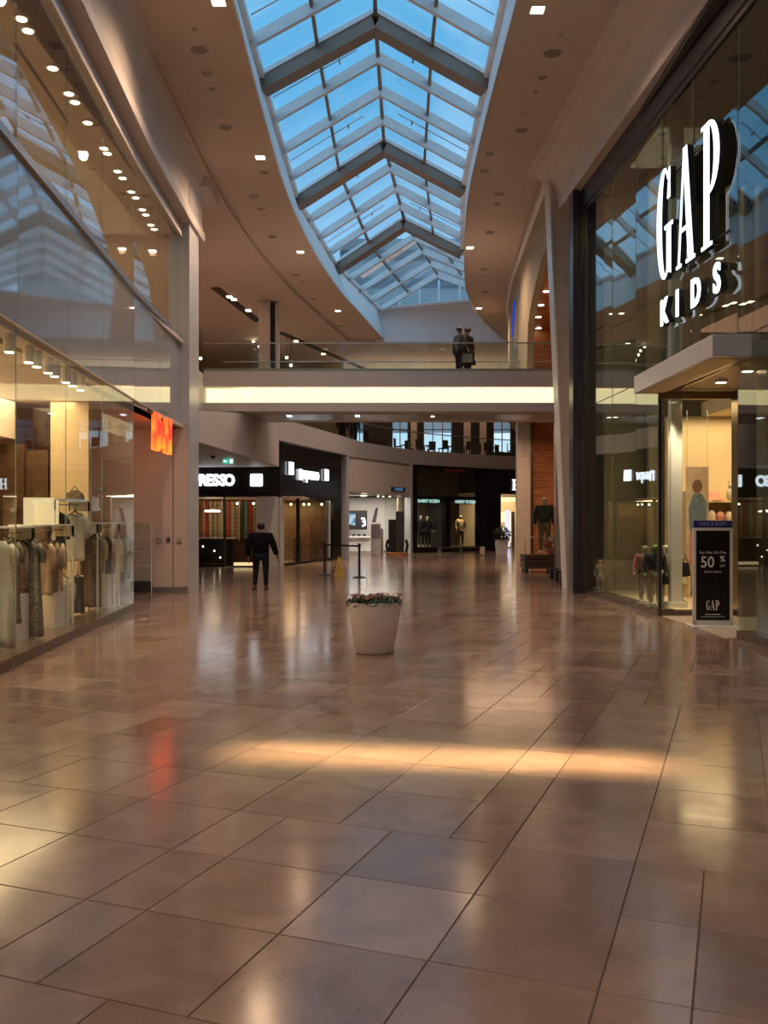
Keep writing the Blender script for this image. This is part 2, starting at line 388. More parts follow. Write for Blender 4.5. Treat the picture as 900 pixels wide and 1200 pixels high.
# ---- ceiling with the curved skylight opening
ds = [D0+i*(44.3-D0)/60 for i in range(61)]
BL = lambda d: XL(d)-(1.75 if d > 0 else 1.6); BR = lambda d: XR(d)+(1.75 if d < 22 else 1.75+.0*(d-22))
ceil = MB()
def strip(m, f0, f1, z0, z1, dd):
    vs = []; fs = []
    for d in dd: vs += [(f0(d), d, z0), (f1(d), d, z1)]
    for i in range(len(dd)-1): fs.append((2*i, 2*i+1, 2*i+3, 2*i+2))
    m.add(vs, fs)
strip(ceil, XL, BL, ZC, ZC, ds); strip(ceil, BL, BL, ZC, ZC-.12, ds)
strip(ceil, BL, lambda d: -15, ZC-.12, ZC-.12, ds)
strip(ceil, XR, BR, ZC, ZC, ds); strip(ceil, BR, BR, ZC, ZC+.10, ds); strip(ceil, BR, lambda d: 15, ZC+.10, ZC+.10, ds)
ceil.add([(-15, 44.3, ZC-.12), (15, 44.3, ZC-.12), (15, D1, ZC-.12), (-15, D1, ZC-.12)], [(0, 1, 2, 3)])
ceil.add([(-15, 44.3, ZC-.12), (15, 44.3, ZC-.12), (15, 44.3, ZC+.12), (-15, 44.3, ZC+.12)], [(0, 1, 2, 3)])
struct(ceil.build('ceiling', M['ceil']), 'warm beige plaster ceiling around a long curved skylight opening')
# roof slab above so that no daylight leaks round the opening
roof = MB(); strip(roof, lambda d: XL(d)-.35, lambda d: -15.2, ZC+.5, ZC+.5, ds); strip(roof, lambda d: XR(d)+.35, lambda d: 15.2, ZC+.5, ZC+.5, ds)
roof.add([(-15.2, 44.5, ZC+.5), (15.2, 44.5, ZC+.5), (15.2, D1, ZC+.5), (-15.2, D1, ZC+.5)], [(0, 1, 2, 3)])
struct(roof.build('trim_1', M['ceil2']))

# ---- skylight frames: left eave, apex, right eave
FR = [((-2.62, -14.2), (-.1, -14.4), (2.3, -14.2)), ((-2.66, -7.1), (-.12, -7.3), (2.3, -7.1)), ((-2.7, -.1), (-.15, -.4), (2.3, -.1)), ((-2.75, 7), (-.18, 6.6), (2.3, 7)), ((-2.8, 14.1), (-.2, 13.6), (2.32, 14.1)),
      ((-2.79, 21.1), (-.19, 20.4), (2.34, 21.1)), ((-2.73, 28.9), (0, 27.2), (2.4, 27.8)), ((-1.89, 36.5), (.76, 34.2), (2.9, 34.3)), ((-.2, 44.0), (2.4, 41.6), (5.3, 41.6))]
sky = sroot('window_1', 'long chevron glass skylight with white rafters and taupe main beams under a blue sky')
P3 = lambda p, z: Vector((p[0], p[1], z))
def mixp(a, b, t): return (a[0]+(b[0]-a[0])*t, a[1]+(b[1]-a[1])*t)
raft = []
for a, b in zip(FR, FR[1:]):
    for k in range(4): raft.append((k == 0, tuple(mixp(p, q, k/4) for p, q in zip(a, b))))
raft.append((False, FR[-1]))
for main, (L, A, Rr) in raft:
    for E_ in (L, Rr):
        e3, a3 = P3(E_, ZE), P3(A, ZR)
        if main:
            dz = Vector((0, 0, -.19)); MB().bar(e3+dz, a3+dz, .36, .30).build('main_beam', M['beam'], sky)
            MB().bar(e3+Vector((0, -.02, .02)), a3+Vector((0, -.02, .02)), .40, .10).build('rafter', M['steel'], sky)
        else:
            MB().bar(e3-Vector((0, 0, .05)), a3-Vector((0, 0, .05)), .10, .26).build('rafter', M['steel'], sky)
for s in (0, 2):                    # eave, middle purlin, ridge
    for i in range(len(raft)-1):
        r0, r1 = raft[i][1], raft[i+1][1]
        for t, w, nm in ((0, .16, 'eave_rail'), (.5, .07, 'purlin'), (1, .09, 'ridge_rail')):
            if t == 1 and s == 2: continue
            p = P3(mixp(r0[s], r0[1], t), ZE+(ZR-ZE)*t); q = P3(mixp(r1[s], r1[1], t), ZE+(ZR-ZE)*t)
            MB().bar(p, q, w, .12).build(nm, M['well'] if t == 0 else M['beam'], sky)
for s in (0, 2):
    for i in range(len(raft)-1):
        r0, r1 = raft[i][1], raft[i+1][1]
        for t0, t1 in ((0, .5), (.5, 1)):
            c = []
            for rr, t in ((r0, t0), (r1, t0), (r1, t1), (r0, t1)): c.append(P3(mixp(rr[s], rr[1], t), ZE+(ZR-ZE)*t+.07))
            MB().hexa(c, [p+Vector((0, 0, .02)) for p in c]).build('pane', M['skyglass'], sky)
# slender tie rods with small brackets under the panes
for i in range(12, len(raft)-1):
    if i % 2: continue
    r0, r1 = raft[i][1], raft[i+1][1]
    for s in (0, 2):
        L = mixp(r0[s], r1[s], .5); A = mixp(r0[1], r1[1], .5)
        a = P3(mixp(L, A, .05), ZE+.05*(ZR-ZE)-.03); b = P3(mixp(L, A, .82), ZE+.82*(ZR-ZE)-.03)
        m = MB().tube([a, b], .016, 6); c = a.lerp(b, .8)
        m.bar(c-Vector((0, .12, .04)), c+Vector((0, .12, -.04)), .04, .04); m.build('tie_rod', M['metal'], sky)
# gable end
gl, ga, gr = FR[-1]
g = MB(); g.bar(P3(gl, ZE), P3(gr, ZE), .12, .14)
for t in (.17, .34, .5, .67, .84):
    p = P3(mixp(gl, gr, t), ZE); top = ZE+(ZR-ZE)*(t/.5 if t <= .5 else (1-t)/.5); g.bar(p, (p[0], p[1], top), .08, .08)
g.build('gable_mullions', M['steel'], sky)['kind'] = 'stuff'
gp = MB(); a_, b_, c_ = P3(gl, ZE), P3(gr, ZE), P3(((gl[0]+gr[0])/2, (gl[1]+gr[1])/2), ZR)
gp.hexa([a_, b_, c_, a_], [a_+Vector((0, .02, 0)), b_+Vector((0, .02, 0)), c_+Vector((0, .02, 0)), a_+Vector((0, .02, 0))]).build('gable_pane', M['skyglass'], sky)
# well walls between the ceiling edge and the eaves
ELT = [(f[0][1], f[0][0]) for f in FR]; ERT = [(f[2][1], f[2][0]) for f in FR]
well = MB()
strip(well, XL, lambda d: lerp(ELT, d)-.06, ZC-.04, ZE+.05, ds); strip(well, lambda d: XL(d)-.02, XL, ZC-.04, ZC-.04, ds)
strip(well, XR, lambda d: lerp(ERT, d)+.06, ZC-.04, ZE+.05, ds); 
well.add([(-.4, 44.27, ZC-.13), (6.4, 44.27, ZC-.13), (6.4, 44.27, ZE+.05), (-.4, 44.27, ZE+.05)], [(0, 1, 2, 3)])
well.add([(-.4, 44.3, ZE+.02), (6.4, 44.3, ZE+.02), (6.4, 41.5, ZE+.02), (5.2, 41.5, ZE+.02), (-.3, 43.9, ZE+.02)], [(0, 1, 2, 3, 4)])
struct(well.build('trim_2', M['well']), 'smooth white well wall around the skylight opening')
# grey block of the building seen through the far end of the skylight
b = thing('neighbouring_building', 'grey office block seen through the far end of the skylight glass', 'building', (6, 86, 0))
MB().box(-10, 9, 0, 12, 11, 28).box(-10, -9, 0, 12, 0, 11).box(8, 9, 0, 12, 0, 11).build('wall', mat('grey_cladding', (.16, .22, .26), .6, var=.12), b)
for k in range(6): MB().box(-10.1, 9.1, -.15, 0, 13+k*2.6, 13.9+k*2.6).build('window_band', mat('grey_window_band', (.06, .09, .12), .2), b)
fb = MB(); fb.box(-26, 38, 0, 10, -1, 5.5); tag(fb.build('distant_roofline', mat('slate_roof_cladding', (.14, .16, .18), .7), None, loc=(0, 112, 0)), 'low dark roofline far outside the upper floor windows', 'building')

# ---- left wall: lower shop window, spandrel, upper window, bulkhead
SE = [2.3, 4.4, 6.5, 8.6, 10.8, 12.9, 15.0, 17.45]
SU = [2.3, 4.4, 6.5, 8.6, 10.8, 12.9, 15.0, 17.45, 19.7, 21.9]
wl = sroot('wall_left', 'left shopfront wall with clothes shop windows below and above a pale glass band')
def wpanel(m, d0, d1, z0, z1, t0, t1, fn=LW):      # box following the wall line; offsets toward the wall's +X
    return m.hexa([(fn(d0)+t0, d0, z0), (fn(d0)+t1, d0, z0), (fn(d1)+t1, d1, z0), (fn(d1)+t0, d1, z0)],
                  [(fn(d0)+t0, d0, z1), (fn(d0)+t1, d0, z1), (fn(d1)+t1, d1, z1), (fn(d1)+t0, d1, z1)])
for a, b in zip(SU, SU[1:]):
    wpanel(MB(), a+.006, b-.006, 3.99, 5.98, -.03, 0).build('spandrel_panel', M['spandrel'], wl)
    wpanel(MB(), a, b, 3.9, 6.0, -.3, -.05).build('spandrel_backing', M['warmwall'], wl)
    wpanel(MB(), a+.008, b-.008, 6.09, 8.45, -.02, -.008).build('upper_pane', M['upglass'], wl)
for d in SU[1:]: wpanel(MB(), d-.006, d+.006, 6.05, 8.45, -.03, -.022).build('mullion', M['glassedge'], wl)
for a, b in zip(SE, SE[1:]):
    wpanel(MB(), a+.008, b-.008, .13, 3.97, -.02, -.008).build('lower_pane', M['shopglass'], wl)
    wpanel(MB(), b-.007, b+.007, .13, 3.97, -.032, -.022).build('glass_fin', M['glassedge'], wl)
    wpanel(MB(), a, b, 0, .13, -.5, .01).build('plinth', M['skirt'], wl)
MB().box(-8.2, -4.76, 17.43, 17.445, .13, 3.97).build('return_pane', M['shopglass'], wl)
MB().box(-8.2, -4.75, 17.2, 17.46, 0, .13).build('return_plinth', M['skirt'], wl)
sweep([(.0, 5.98), (.05, 5.98), (.05, 6.09), (-.05, 6.09)], SU, LW).build('sill_rail', M['metal'], wl)
sweep([(-.1, 3.97), (.015, 3.97), (.015, 3.99)], SU, LW).build('head_rail', M['warmwall'], wl)
sweep([(-.1, 8.45), (.05, 8.45), (.05, 8.70), (0, 8.70), (.02, 8.74), (.27, 8.76), (.29, 8.78), (.29, 9.0), (.24, 9.04), (.21, 9.3), (.22, 9.7), (.28, 10.0), (.36, 10.25), (.46, 10.42)], [D0, 2.3]+SU[1:]+[23.5], LW).build('bulkhead', M['ceil2'], wl)
MB().box(-9.0, -4.40, 22.98, 24.5, 10.03, 10.42).build('bulkhead_end', M['ceil2'], wl)
# plain wall before the shop, out of view
wpanel(MB(), D0, 2.3, 0, 8.8, -.3, 0).build('wall_panel', M['warmwall'], wl)
# entrance recess: back wall and pier
e = sroot('wall_entrance_left', 'smooth warm white wall beside the shop entrance ending in a grey pier')
MB().box(-9, -5.02, 21.9, 22.3, 0, 3.97).build('wall_panel', M['warmwall'], e)
MB().box(-5.0, -4.66, 21.9, 22.3, 0, 3.97).build('wall_panel', M['warmwall'], e)
MB().box(-5.02, -5.0, 21.92, 22.3, 0, 3.97).build('joint', M['blackm'], e)
MB().box(-9, -4.64, 21.885, 21.9, 0, .12).build('skirting', M['metal'], e)
MB().box(-4.66, -4.62, 21.88, 22.98, 0, 10.3).build('pier_side', M['pier'], e)
MB().box(-5.1, -4.66, 21.88, 22.98, 3.97, 10.3).build('pier', M['pier'], e)
MB().box(-9, -4.8, 17.46, 21.9, 3.97, 4.0).build('soffit', M['warmwall'], e)
MB().box(-9, -8.6, 17.46, 21.9, 0, 3.97).build('wall_panel', M['warmwall'], e)
MB().bar((-4.95, 17.6, 3.955), (-5.02, 21.7, 3.955), .02, .02).build('door_track', M['blackm'], e)
for X, z, nm, lb in ((-5.34, 1.22, 'wall_socket', 'small square grey wall plate left of the dark joint'), (-5.12, 1.25, 'card_reader', 'small black card reader just left of the dark joint'), (-4.86, 1.22, 'wall_socket', 'small square grey wall plate right of the dark joint, near the pier')):
    w = thing(nm, lb, 'wall plate', (X, 21.88, z)); MB().box(-.05, .05, -.012, .0, -.06, .06).build('plate', M['metal'], w); MB().box(-.03, .03, -.018, -.012, -.02, .03).build('face', M['blackm'] if 'reader' in nm else M['white'], w)

# ---- inside of the left shop, both floors
si = sroot('wall_shop_left', 'warm lit inside of the left clothes shop')
MB().box(-9.3, -9.2, 2.3, 22, 0, 8.5).build('back_wall', M['warmwall'], si)
MB().box(-9.3, -4.75, 17.0, 17.2, 6, 8.5).build('end_wall', M['cream'], si) if False else None
MB().hexa([(-9.2, 2.3, 0), (-4.2, 2.3, 0), (-4.84, 17.4, 0), (-9.2, 17.4, 0)], [(-9.2, 2.3, .125), (-3.95, 2.3, .125), (-4.8, 17.4, .125), (-9.2, 17.4, .125)]).build('shop_floor', M['cream'], si)
MB().box(-9.2, -4.76, 2.3, 22, 3.9, 3.96).build('shop_ceiling', M['warmwall'], si)
MB().box(-9.2, -4.76, 2.3, 22, 5.9, 5.98).build('upper_floor', M['warmwall'], si)
MB().box(-9.2, -4.86, 2.3, 22, 8.45, 8.5).build('upper_ceiling', M['cream'], si)
MB().box(-9.3, -4.9, 21.95, 22.05, 4, 8.5).build('upper_end_wall', M['cream'], si)
MB().box(-9.3, -4.1, 2.2, 2.3, 0, 8.5).build('near_end_wall', M['warmwall'], si)
MB().box(-9.2, -6.6, 16.9, 17.0, 1.9, 3.1).build('brown_panel', M['brown'], si)
MB().box(-9.0, -6.7, 9, 16.9, 1.6, 3.2).build('brown_panel', M['brown'], si) if False else None
MB().box(-9.18, -9.1, 2.5, 17.0, .2, 2.9).build('brown_panel', M['brown'], si)
MB().box(-6.15, -5.45, 17.0, 17.18, .12, 3.9).build('shop_pillar', M['cream'], si)
MB().box(-8.8, -6.2, 17.0, 17.1, .12, 3.0).build('brown_panel', M['brown'], si)
MB().box(-9.2, -6.8, 4, 17.0, 3.2, 3.9).build('dropped_ceiling', M['warmwall'], si)
# dark slot in the upper ceiling
(x0, y0), (x1, y1) = hz(18, 52, 8.44), hz(80, 144, 8.44)
MB().bar((x0, y0, 8.44), (x1, y1, 8.44), .05, .012).build('ceiling_slot', M['blackm'], si)
# upper shop downlights
for i, (x, y) in enumerate([(25, 21), (33, 35), (62, 79), (81, 109), (88, 119), (103, 143), (122, 173), (126, 179), (138, 200), (144, 208), (154, 224), (159, 231), (167, 245), (171, 251), (177, 263), (181, 268)]):
    X, d = hz(x, y, 8.43); X = min(X, LW(d)-.22)
    t = thing('downlight', f'{ORD[i]} glowing round downlight in the upper left shop ceiling', 'ceiling lamp', (X, d, 8.45), 0, 'downlights in the upper left shop')
    MB().lathe([(.10, 0), (.10, -.03), (.085, -.035)], n=16).build('trim_ring', M['white'], t)
    MB().lathe([(.075, -.036), (.07, -.045)], n=16).build('lens', M['E_warm'], t)
# track heads under the lower shop ceiling
for i, (x, y) in enumerate([(4, 400), (14, 406), (29, 416), (52, 428), (59, 433), (72, 440), (79, 444), (92, 451), (99, 455), (108, 460)]):
    X, d = hz(x, y, 3.66); X = min(X, LW(d)-.14); 
    t = thing('track_spotlight', f'{ORD[i]} white cylinder spotlight behind the lower left shop window', 'ceiling lamp', (X, d, 3.9), 0, 'cylinder spotlights in the lower left shop')
    MB().lathe([(.07, 0), (.07, -.20), (.062, -.205)], n=14).build('housing', M['white'], t, smooth=False)
    MB().lathe([(.056, -.206), (.05, -.215)], n=14).build('lens', M['E_warm'], t)
    add_light('track_lamp', 'SPOT', (0, 0, -.25), 80*K, (1, .74, .42), (R(0), R(14), 0), .05, spot=85, blend=1, parent=t)

# ---- right wall: double height shopfront
wr = sroot('wall_right', 'double height dark framed glass shopfront on the right')
RU = [2.5, 4.9, 7.3, 9.6, 11.9, 13.25, 14.95, 16.4, 17.75, 19.3, 21.4]
for a, b in zip(RU, RU[1:]):
    low = 4.3 if 12 < a < 16 else .12
    t = random.Random(int(a*10)).uniform(-.014, .014)
    f = lambda d, a=a, b=b, t=t: RW(d)+t*(d-(a+b)/2)/(b-a)*1.2
    wpanel(MB(), a+.008, b-.008, 4.05 if low > 1 else 4.32, 8.85, 0, .012, f).build('upper_pane', M['gapglass'], wr)
    if low < 1: wpanel(MB(), a+.008, b-.008, .12, 4.30, 0, .012, f).build('lower_pane', M['gapglass'], wr)
    if low < 1: wpanel(MB(), a, b, 0, .12, -.01, .25, RW).build('plinth', M['skirt'], wr)
    wpanel(MB(), b-.007, b+.007, 4.3, 8.85, .013, .03, RW).build('glass_fin', M['glassedge'], wr)
sweep([(0, 8.85), (-.03, 8.85), (-.03, 8.93), (-.07, 8.95), (-.07, 9.4), (0, 9.4)], [D0]+RU+[21.7], RW).build('header_band', M['navy'], wr)
sweep([(.1, 9.4), (-.27, 9.4), (-.27, 9.52), (-.29, 9.75), (-.36, 9.98), (-.52, 10.2), (-.8, 10.36), (-1.1, 10.42)], [D0]+RU+[21.7, 23.3], RW).build('bulkhead', M['ceil2'], wr)
MB().box(4.40, 4.54, 21.45, 21.9, 0, 9.4).build('frame_post', M['navy'], wr)
MB().box(4.56, 4.66, 21.45, 21.7, 0, 9.3).build('frame_post', M['navy'], wr)
wpanel(MB(), D0, 2.5, 0, 9.4, 0, .2, RW).build('wall_panel', M['warmwall'], wr)
# entrance
MB().box(5.12, 5.18, 13.2, 16.4, 3.98, 4.02).build('head_line', M['gold'], wr)
MB().box(4.9, 6.5, 16.36, 16.46, 3.86, 4.0).build('door_head', M['gold'], wr)
MB().box(4.88, 4.93, 16.37, 16.43, 0, 4.0).build('corner_post', M['navy'], wr)
MB().box(4.95, 6.3, 16.39, 16.40, .1, 3.86).build('door_pane', M['shopglass'], wr)
MB().box(4.9, 6.5, 16.34, 16.46, 0, .1).build('door_sill', M['skirt'], wr)
MB().box(6.22, 6.60, 16.2, 16.5, 0, 4.0).build('door_post', M['gold'], wr)
MB().box(5.62, 5.72, 13.5, 13.9, 0, 4.0).build('door_post', M['gold'], wr)
MB().box(5.30, 5.62, 13.6, 13.615, .0, 3.5).build('glass_fin', M['shopglass'], wr)
MB().box(4.94, 6.5, 13.3, 16.36, .0, .012).build('entrance_mat', mat('pale_entrance_stone', (.62, .52, .40), .2, var=.05), wr)
MB().box(5.3, 7.2, 13.25, 13.35, 3.9, 4.3).build('recess_side', M['warmwall'], wr)
MB().box(5.0, 6.6, 13.2, 16.5, 4.02, 4.1).build('recess_ceiling', M['cream'], wr)

cn = thing('entrance_canopy', 'white box canopy with downlights over the right shop entrance', 'canopy', (0, 0, 0))
can = MB().hexa([(4.5, 16.6, 3.98), (4.56, 12.8, 3.98), (5.16, 12.8, 3.98), (4.98, 16.6, 3.98)], [(4.5, 16.6, 4.29), (4.56, 12.8, 4.29), (5.16, 12.8, 4.29), (4.98, 16.6, 4.29)])
can.build('canopy_body', M['pier'], cn, bevel=.01)
MB().box(4.62, 4.98, 12.95, 16.45, 3.968, 3.979).build('soffit_panel', M['cream'], cn)
MB().bar((5.14, 12.95, 4.3), (5.16, 12.95, 4.62), .04, .04).bar((5.14, 12.95, 4.3), (5.18, 13.3, 4.4), .03, .03).build('bracket', M['metal'], cn)
for i, (x, y) in enumerate([(845, 449), (876, 436)]):
    X, d = hz(x, y, 3.955)
    t = thing('downlight', ['round downlight in the soffit of the right entrance, nearer the door', 'round downlight at the right edge of the entrance canopy'][i], 'ceiling lamp', (X, d, 4.018))
    MB().lathe([(.10, 0), (.10, -.05), (.09, -.055)], n=16).build('trim_ring', M['white'], t); MB().lathe([(.085, -.056), (.08, -.06)], n=16).build('lens', M['E_warm'], t)
    add_light('canopy_lamp', 'SPOT', (0, 0, -.1), 40*K, (1, .7, .36), size=.06, spot=110, parent=t)

# inside the right shop
sr = sroot('wall_shop_right', 'dark upper volume and warm lower floor inside the right shop')
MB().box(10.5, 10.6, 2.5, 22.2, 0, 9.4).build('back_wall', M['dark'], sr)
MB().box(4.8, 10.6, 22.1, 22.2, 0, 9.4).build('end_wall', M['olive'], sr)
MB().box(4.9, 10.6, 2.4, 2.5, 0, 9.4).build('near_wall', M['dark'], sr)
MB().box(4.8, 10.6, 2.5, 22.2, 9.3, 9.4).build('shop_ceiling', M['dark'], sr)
MB().box(5.75, 10.6, 2.5, 13.2, 0, .11).build('shop_floor', M['cream'], sr)
MB().box(5.02, 10.6, 16.5, 22.1, 0, .11).build('shop_floor', M['cream'], sr)
MB().box(6.75, 10.6, 16.5, 19.6, 3.9, 4.2).build('mezzanine_soffit', M['cream'], sr)
MB().box(6.0, 10.6, 19.5, 19.7, .11, 3.9).build('display_wall', M['cream'], sr)
MB().box(5.75, 6.0, 20.0, 20.2, .11, 9.3).build('panel_pillar', M['olive'], sr)
MB().box(5.0, 5.9, 20.9, 21.0, .11, 9.3).build('panel_pillar', M['olive'], sr)
for k in range(9): MB().box(6.2+k*.28, 6.28+k*.28, 17.3, 17.5, 4.3, 8.0).build('curtain_fin', M['olive'], sr)
MB().box(6.0, 9.8, 13.3, 13.45, 4.3, 8.9).build('upper_partition', M['dark'], sr)
wc = MB().box(5.27, 5.47, 16.9, 17.1, .11, 9.3); wc.build('white_column', M['white'], sr)
MB().box(5.2, 5.54, 16.82, 17.18, .11, .2).build('column_base', M['white'], sr)

# ---- tapered stone column
c = sroot('trim_3', 'tall stone clad column tapering towards its foot')
zz = [0, 2.2, 4.3, 6.3, 8.3, 10.5]
xl = lambda z: 4.56-.44*(z/10.4)
for a, b in zip(zz, zz[1:]):
    MB().hexa([(xl(a), 22.9, a+.01), (4.70, 22.9, a+.01), (4.70, 23.4, a+.01), (xl(a), 23.4, a+.01)], [(xl(b), 22.9, b), (4.66, 22.9, b), (4.66, 23.4, b), (xl(b), 23.4, b)]).build('cladding_stone', M['stone'], c)
MB().hexa([(xl(0)-.03, 22.86, 0), (xl(0), 22.86, 0), (xl(0), 23.45, 0), (xl(0)-.03, 23.45, 0)], [(xl(10.5)-.05, 22.86, 10.4), (xl(10.5), 22.86, 10.4), (xl(10.5), 23.45, 10.4), (xl(10.5)-.05, 23.45, 10.4)]).build('edge_trim', M['white'], c)

# ---- bridge
BD, BX0, BX1 = 27.6, -5.4, 7.6
br = sroot('trim_4', 'upper floor bridge with glass rails and a glowing strip along its side')
MB().box(BX0, BX1, BD, BD+3.4, 5.71, 6.17).build('deck', M['ceil2'], br)
MB().box(BX0, BX1, BD+.45, BD+2.7, 4.99, 5.71).build('core', M['white'], br)
MB().box(BX0, BX1, BD+.42, BD+.45, 5.25, 5.71).build('light_strip', M['E_cove'], br)
MB().box(BX0, BX1, BD, BD+3.1, 4.97, 5.23).build('lower_fascia', M['ceil2'], br)
MB().box(BX0+.9, BX1-2.6, BD+.7, BD+2.3, 4.955, 4.972).build('soffit_inset', M['metal'], br)
add_light('bridge_strip_lamp', 'AREA', ((BX0+BX1)/2, BD+.2, 5.48), 150*K, (1, .76, .40), (R(90), 0, 0), BX1-BX0-2, .3, parent=None)
for s, dd in (('front', BD+.06), ('back', BD+3.3)):
    for k in range(8):
        a = BX0+.7+k*1.5; MB().box(a, a+1.48, dd, dd+.016, 6.17, 7.02).build('rail_pane', M['rail_glass'], br)
        MB().box(a+1.2, a+1.26, dd-.01, dd+.03, 6.15, 6.24).build('clamp', M['metal'], br)
    MB().bar((BX0, dd+.01, 7.03), (BX1, dd+.01, 7.03), .05, .035).build('handrail', M['metal'], br)
    MB().box(BX0, BX1, dd-.02, dd+.04, 6.17, 6.26).build('base_rail', M['glassedge'], br)
for i, (x, y) in enumerate([(339, 487), (419, 487), (507, 488)]):
    X, d = hz(x, y, 4.95)
    t = thing('bridge_downlight', ['leftmost square downlight under the bridge', 'middle square downlight under the bridge', 'small round warm downlight under the bridge right of centre'][i], 'ceiling lamp', (X, d, 4.956))
    if i < 2: MB().box(-.07, .07, -.16, .16, -.035, 0).build('lens', M['E_white'], t); MB().box(-.09, .09, -.18, .18, -.012, 0).build('trim_ring', M['metal'], t)
    else: MB().lathe([(.08, 0), (.08, -.012)], n=12).build('trim_ring', M['white'], t); MB().lathe([(.06, -.012), (.055, -.02)], n=12).build('lens', M['E_warm'], t)
t = thing('wall_speaker', 'small beige box on the glowing side of the bridge', 'speaker', (-4.13, BD+.42, 5.5)); MB().box(-.085, .085, -.12, 0, -.12, .12).build('case', M['olive'], t, bevel=.01); MB().box(-.07, .07, -.126, -.12, -.1, .1).build('grille', M['cream'], t)
# left abutment: balcony front coming toward the viewer
lb = sroot('wall_balcony_left', 'plain grey balcony front running back on the left below the upper floor')
LB = [(23.0, -4.62), (33.35, -3.80)]
LX = lambda d: -4.62+.0792*(d-23)
for a, za, b, zb in ((23, 4.45, 27.7, 4.93), (27.7, 4.93, 33.35, 5.42)):
    MB().hexa([(LX(a), a, 3.66), (LX(b), b, 3.66), (LX(b)-.3, b, 3.66), (LX(a)-.3, a, 3.66)], [(LX(a), a, za), (LX(b), b, zb), (LX(b)-.3, b, zb), (LX(a)-.3, a, za)]).build('balcony_front', M['ceil2'], lb)
MB().add([(-4.62, 23, 3.652), (-3.8, 33.4, 3.652), (-15, 34.8, 3.652), (-15, 23, 3.652)], [(0, 1, 2, 3)]).build('soffit', M['ceil2'], lb)
MB().box(-15, -5.4, 22.3, 31, 4.95, 6.08).box(-15, -3.95, 31, 50, 4.9, 5.42).build('upper_walkway', M['ceil2'], lb)
MB().box(-15, -9.0, 22.3, 22.5, 0, 10.3).build('side_wall', M['warmwall'], lb)
MB().box(-15, -14.9, 22.3, 50, 0, 10.3).build('side_wall', M['warmwall'], lb)
MB().box(-9.3, -4.9, 22.3, 22.4, 6, 10.3).build('side_wall', M['ceil'], lb)
MB().box(-15, -2.2, 50, 50.2, 5.4, 10.3).build('upper_back_wall', M['olive'], lb)
# upper-floor column and its fittings
c = sroot('trim_5', 'pale square column with a dark strip on the upper floor at left')
MB().box(-4.9, -4.45, 36, 36.5, 5.9, 10.3).build('column_shaft', M['warmwall'], c)
MB().box(-4.45, -4.25, 36.05, 36.5, 5.9, 10.2).build('dark_strip', M['blackm'], c); MB().box(-4.25, -4.13, 36, 36.5, 5.9, 10.2).build('column_edge', M['pier'], c)
t = thing('wall_speaker', 'small white box high on the upper floor column', 'speaker', (-4.65, 35.95, 10.0)); MB().box(-.12, .12, -.15, .0, -.15, .12).build('case', M['white'], t, bevel=.01); MB().box(-.09, .09, -.155, -.15, -.1, .08).build('grille', M['pier'], t)
# dark lighting slot in the left upper ceiling
SLT = [hz(x, y, ZC-.13) for x, y in ((252, 337), (303, 377), (327, 389), (433, 435))]
c = sroot('trim_6', 'dark linear lighting slot in the upper left ceiling')
for a, b in ((SLT[0], SLT[1]), (SLT[2], SLT[3])): MB().bar((a[0], a[1], ZC-.13), (b[0], b[1], ZC-.13), .34, .03).build('slot', M['dark'], c)
for i, (x, y) in enumerate([(269, 348), (274, 351), (291, 364), (347, 400), (379, 415)]):
    X, d = hz(x, y, ZC-.16)
    t = thing('slot_lamp', f'{ORD[i]} small lit lamp in the dark slot of the upper left ceiling', 'ceiling lamp', (X, d, ZC-.145), 0, 'lamps in the ceiling slot')
    MB().box(-.10, .10, -.16, .16, -.02, 0).build('lens', M['E_warm'], t); MB().box(-.12, .12, -.18, .18, -.008, 0).build('trim_ring', M['blackm'], t)
LDT = [(291, 397), (297, 401), (304, 406), (309, 411), (316, 418), (322, 424), (336, 419), (341, 428), (336, 435), (235, 420)]
for i, (x, y) in enumerate(LDT):
    d = 44-i*.3; X = (x-450)*d/F; z = zat(y, d)
    t = thing('pendant_spot', f'{ORD[i]} tiny lit lamp seen through the bridge rail on the upper floor' if i else 'topmost tiny lit lamp seen through the bridge rail at left', 'ceiling lamp', (X, d, z), 0, 'tiny lamps on the upper floor')
    MB().tube([(0, 0, .03), (0, 0, 10.28-z)], .012, 5).build('rod', M['blackm'], t); MB().ball((0, 0, 0), .07, 8, 5).build('lens', M['E_warm'], t)
dr = thing('double_door', 'dark double door on the upper floor behind the bridge rail', 'door', (-8.1, 49.95, 5.5)); 
for k in range(2): MB().box(-.5+k*.9, .33+k*.9, -.06, 0, 0, 3.9).build('door_leaf', M['blackm'] if k else M['metal'], dr)

# ---- right upper wall with arched wood recess
rw = sroot('wall_right_upper', 'curved olive beige wall with an arched wood lined opening on the upper right')
CWT = [(23.4, 4.2), (28, 4.4), (33.6, 4.66), (38, 5.1), (40.9, 5.6), (45, 6.6), (50, 8.2)]
CW = lambda d: smooth(CWT, d, 1)
m = MB(); dd = [23.4+.6*i for i in range(45)]
def open_top(d):
    if d > 28.6: return None
    t = max(0, (28.6-d)/5.2); return 7.2+1.6*math.sqrt(min(1, t*1.4))
for a, b in zip(dd, dd[1:]):
    for (p, q) in ((a, b),):
        za, zb = open_top(a), open_top(b)
        za = 5.9 if za is None else za; zb = 5.9 if zb is None else zb
        if za == 5.9 and zb != 5.9: zb = 5.9
        m.hexa([(CW(a), a, za), (CW(a)+.2, a, za), (CW(b)+.2, b, zb), (CW(b), b, zb)], [(CW(a), a, 10.52), (CW(a)+.2, a, 10.52), (CW(b)+.2, b, 10.52), (CW(b), b, 10.52)])
m.build('wall_panel', M['olive'], rw)
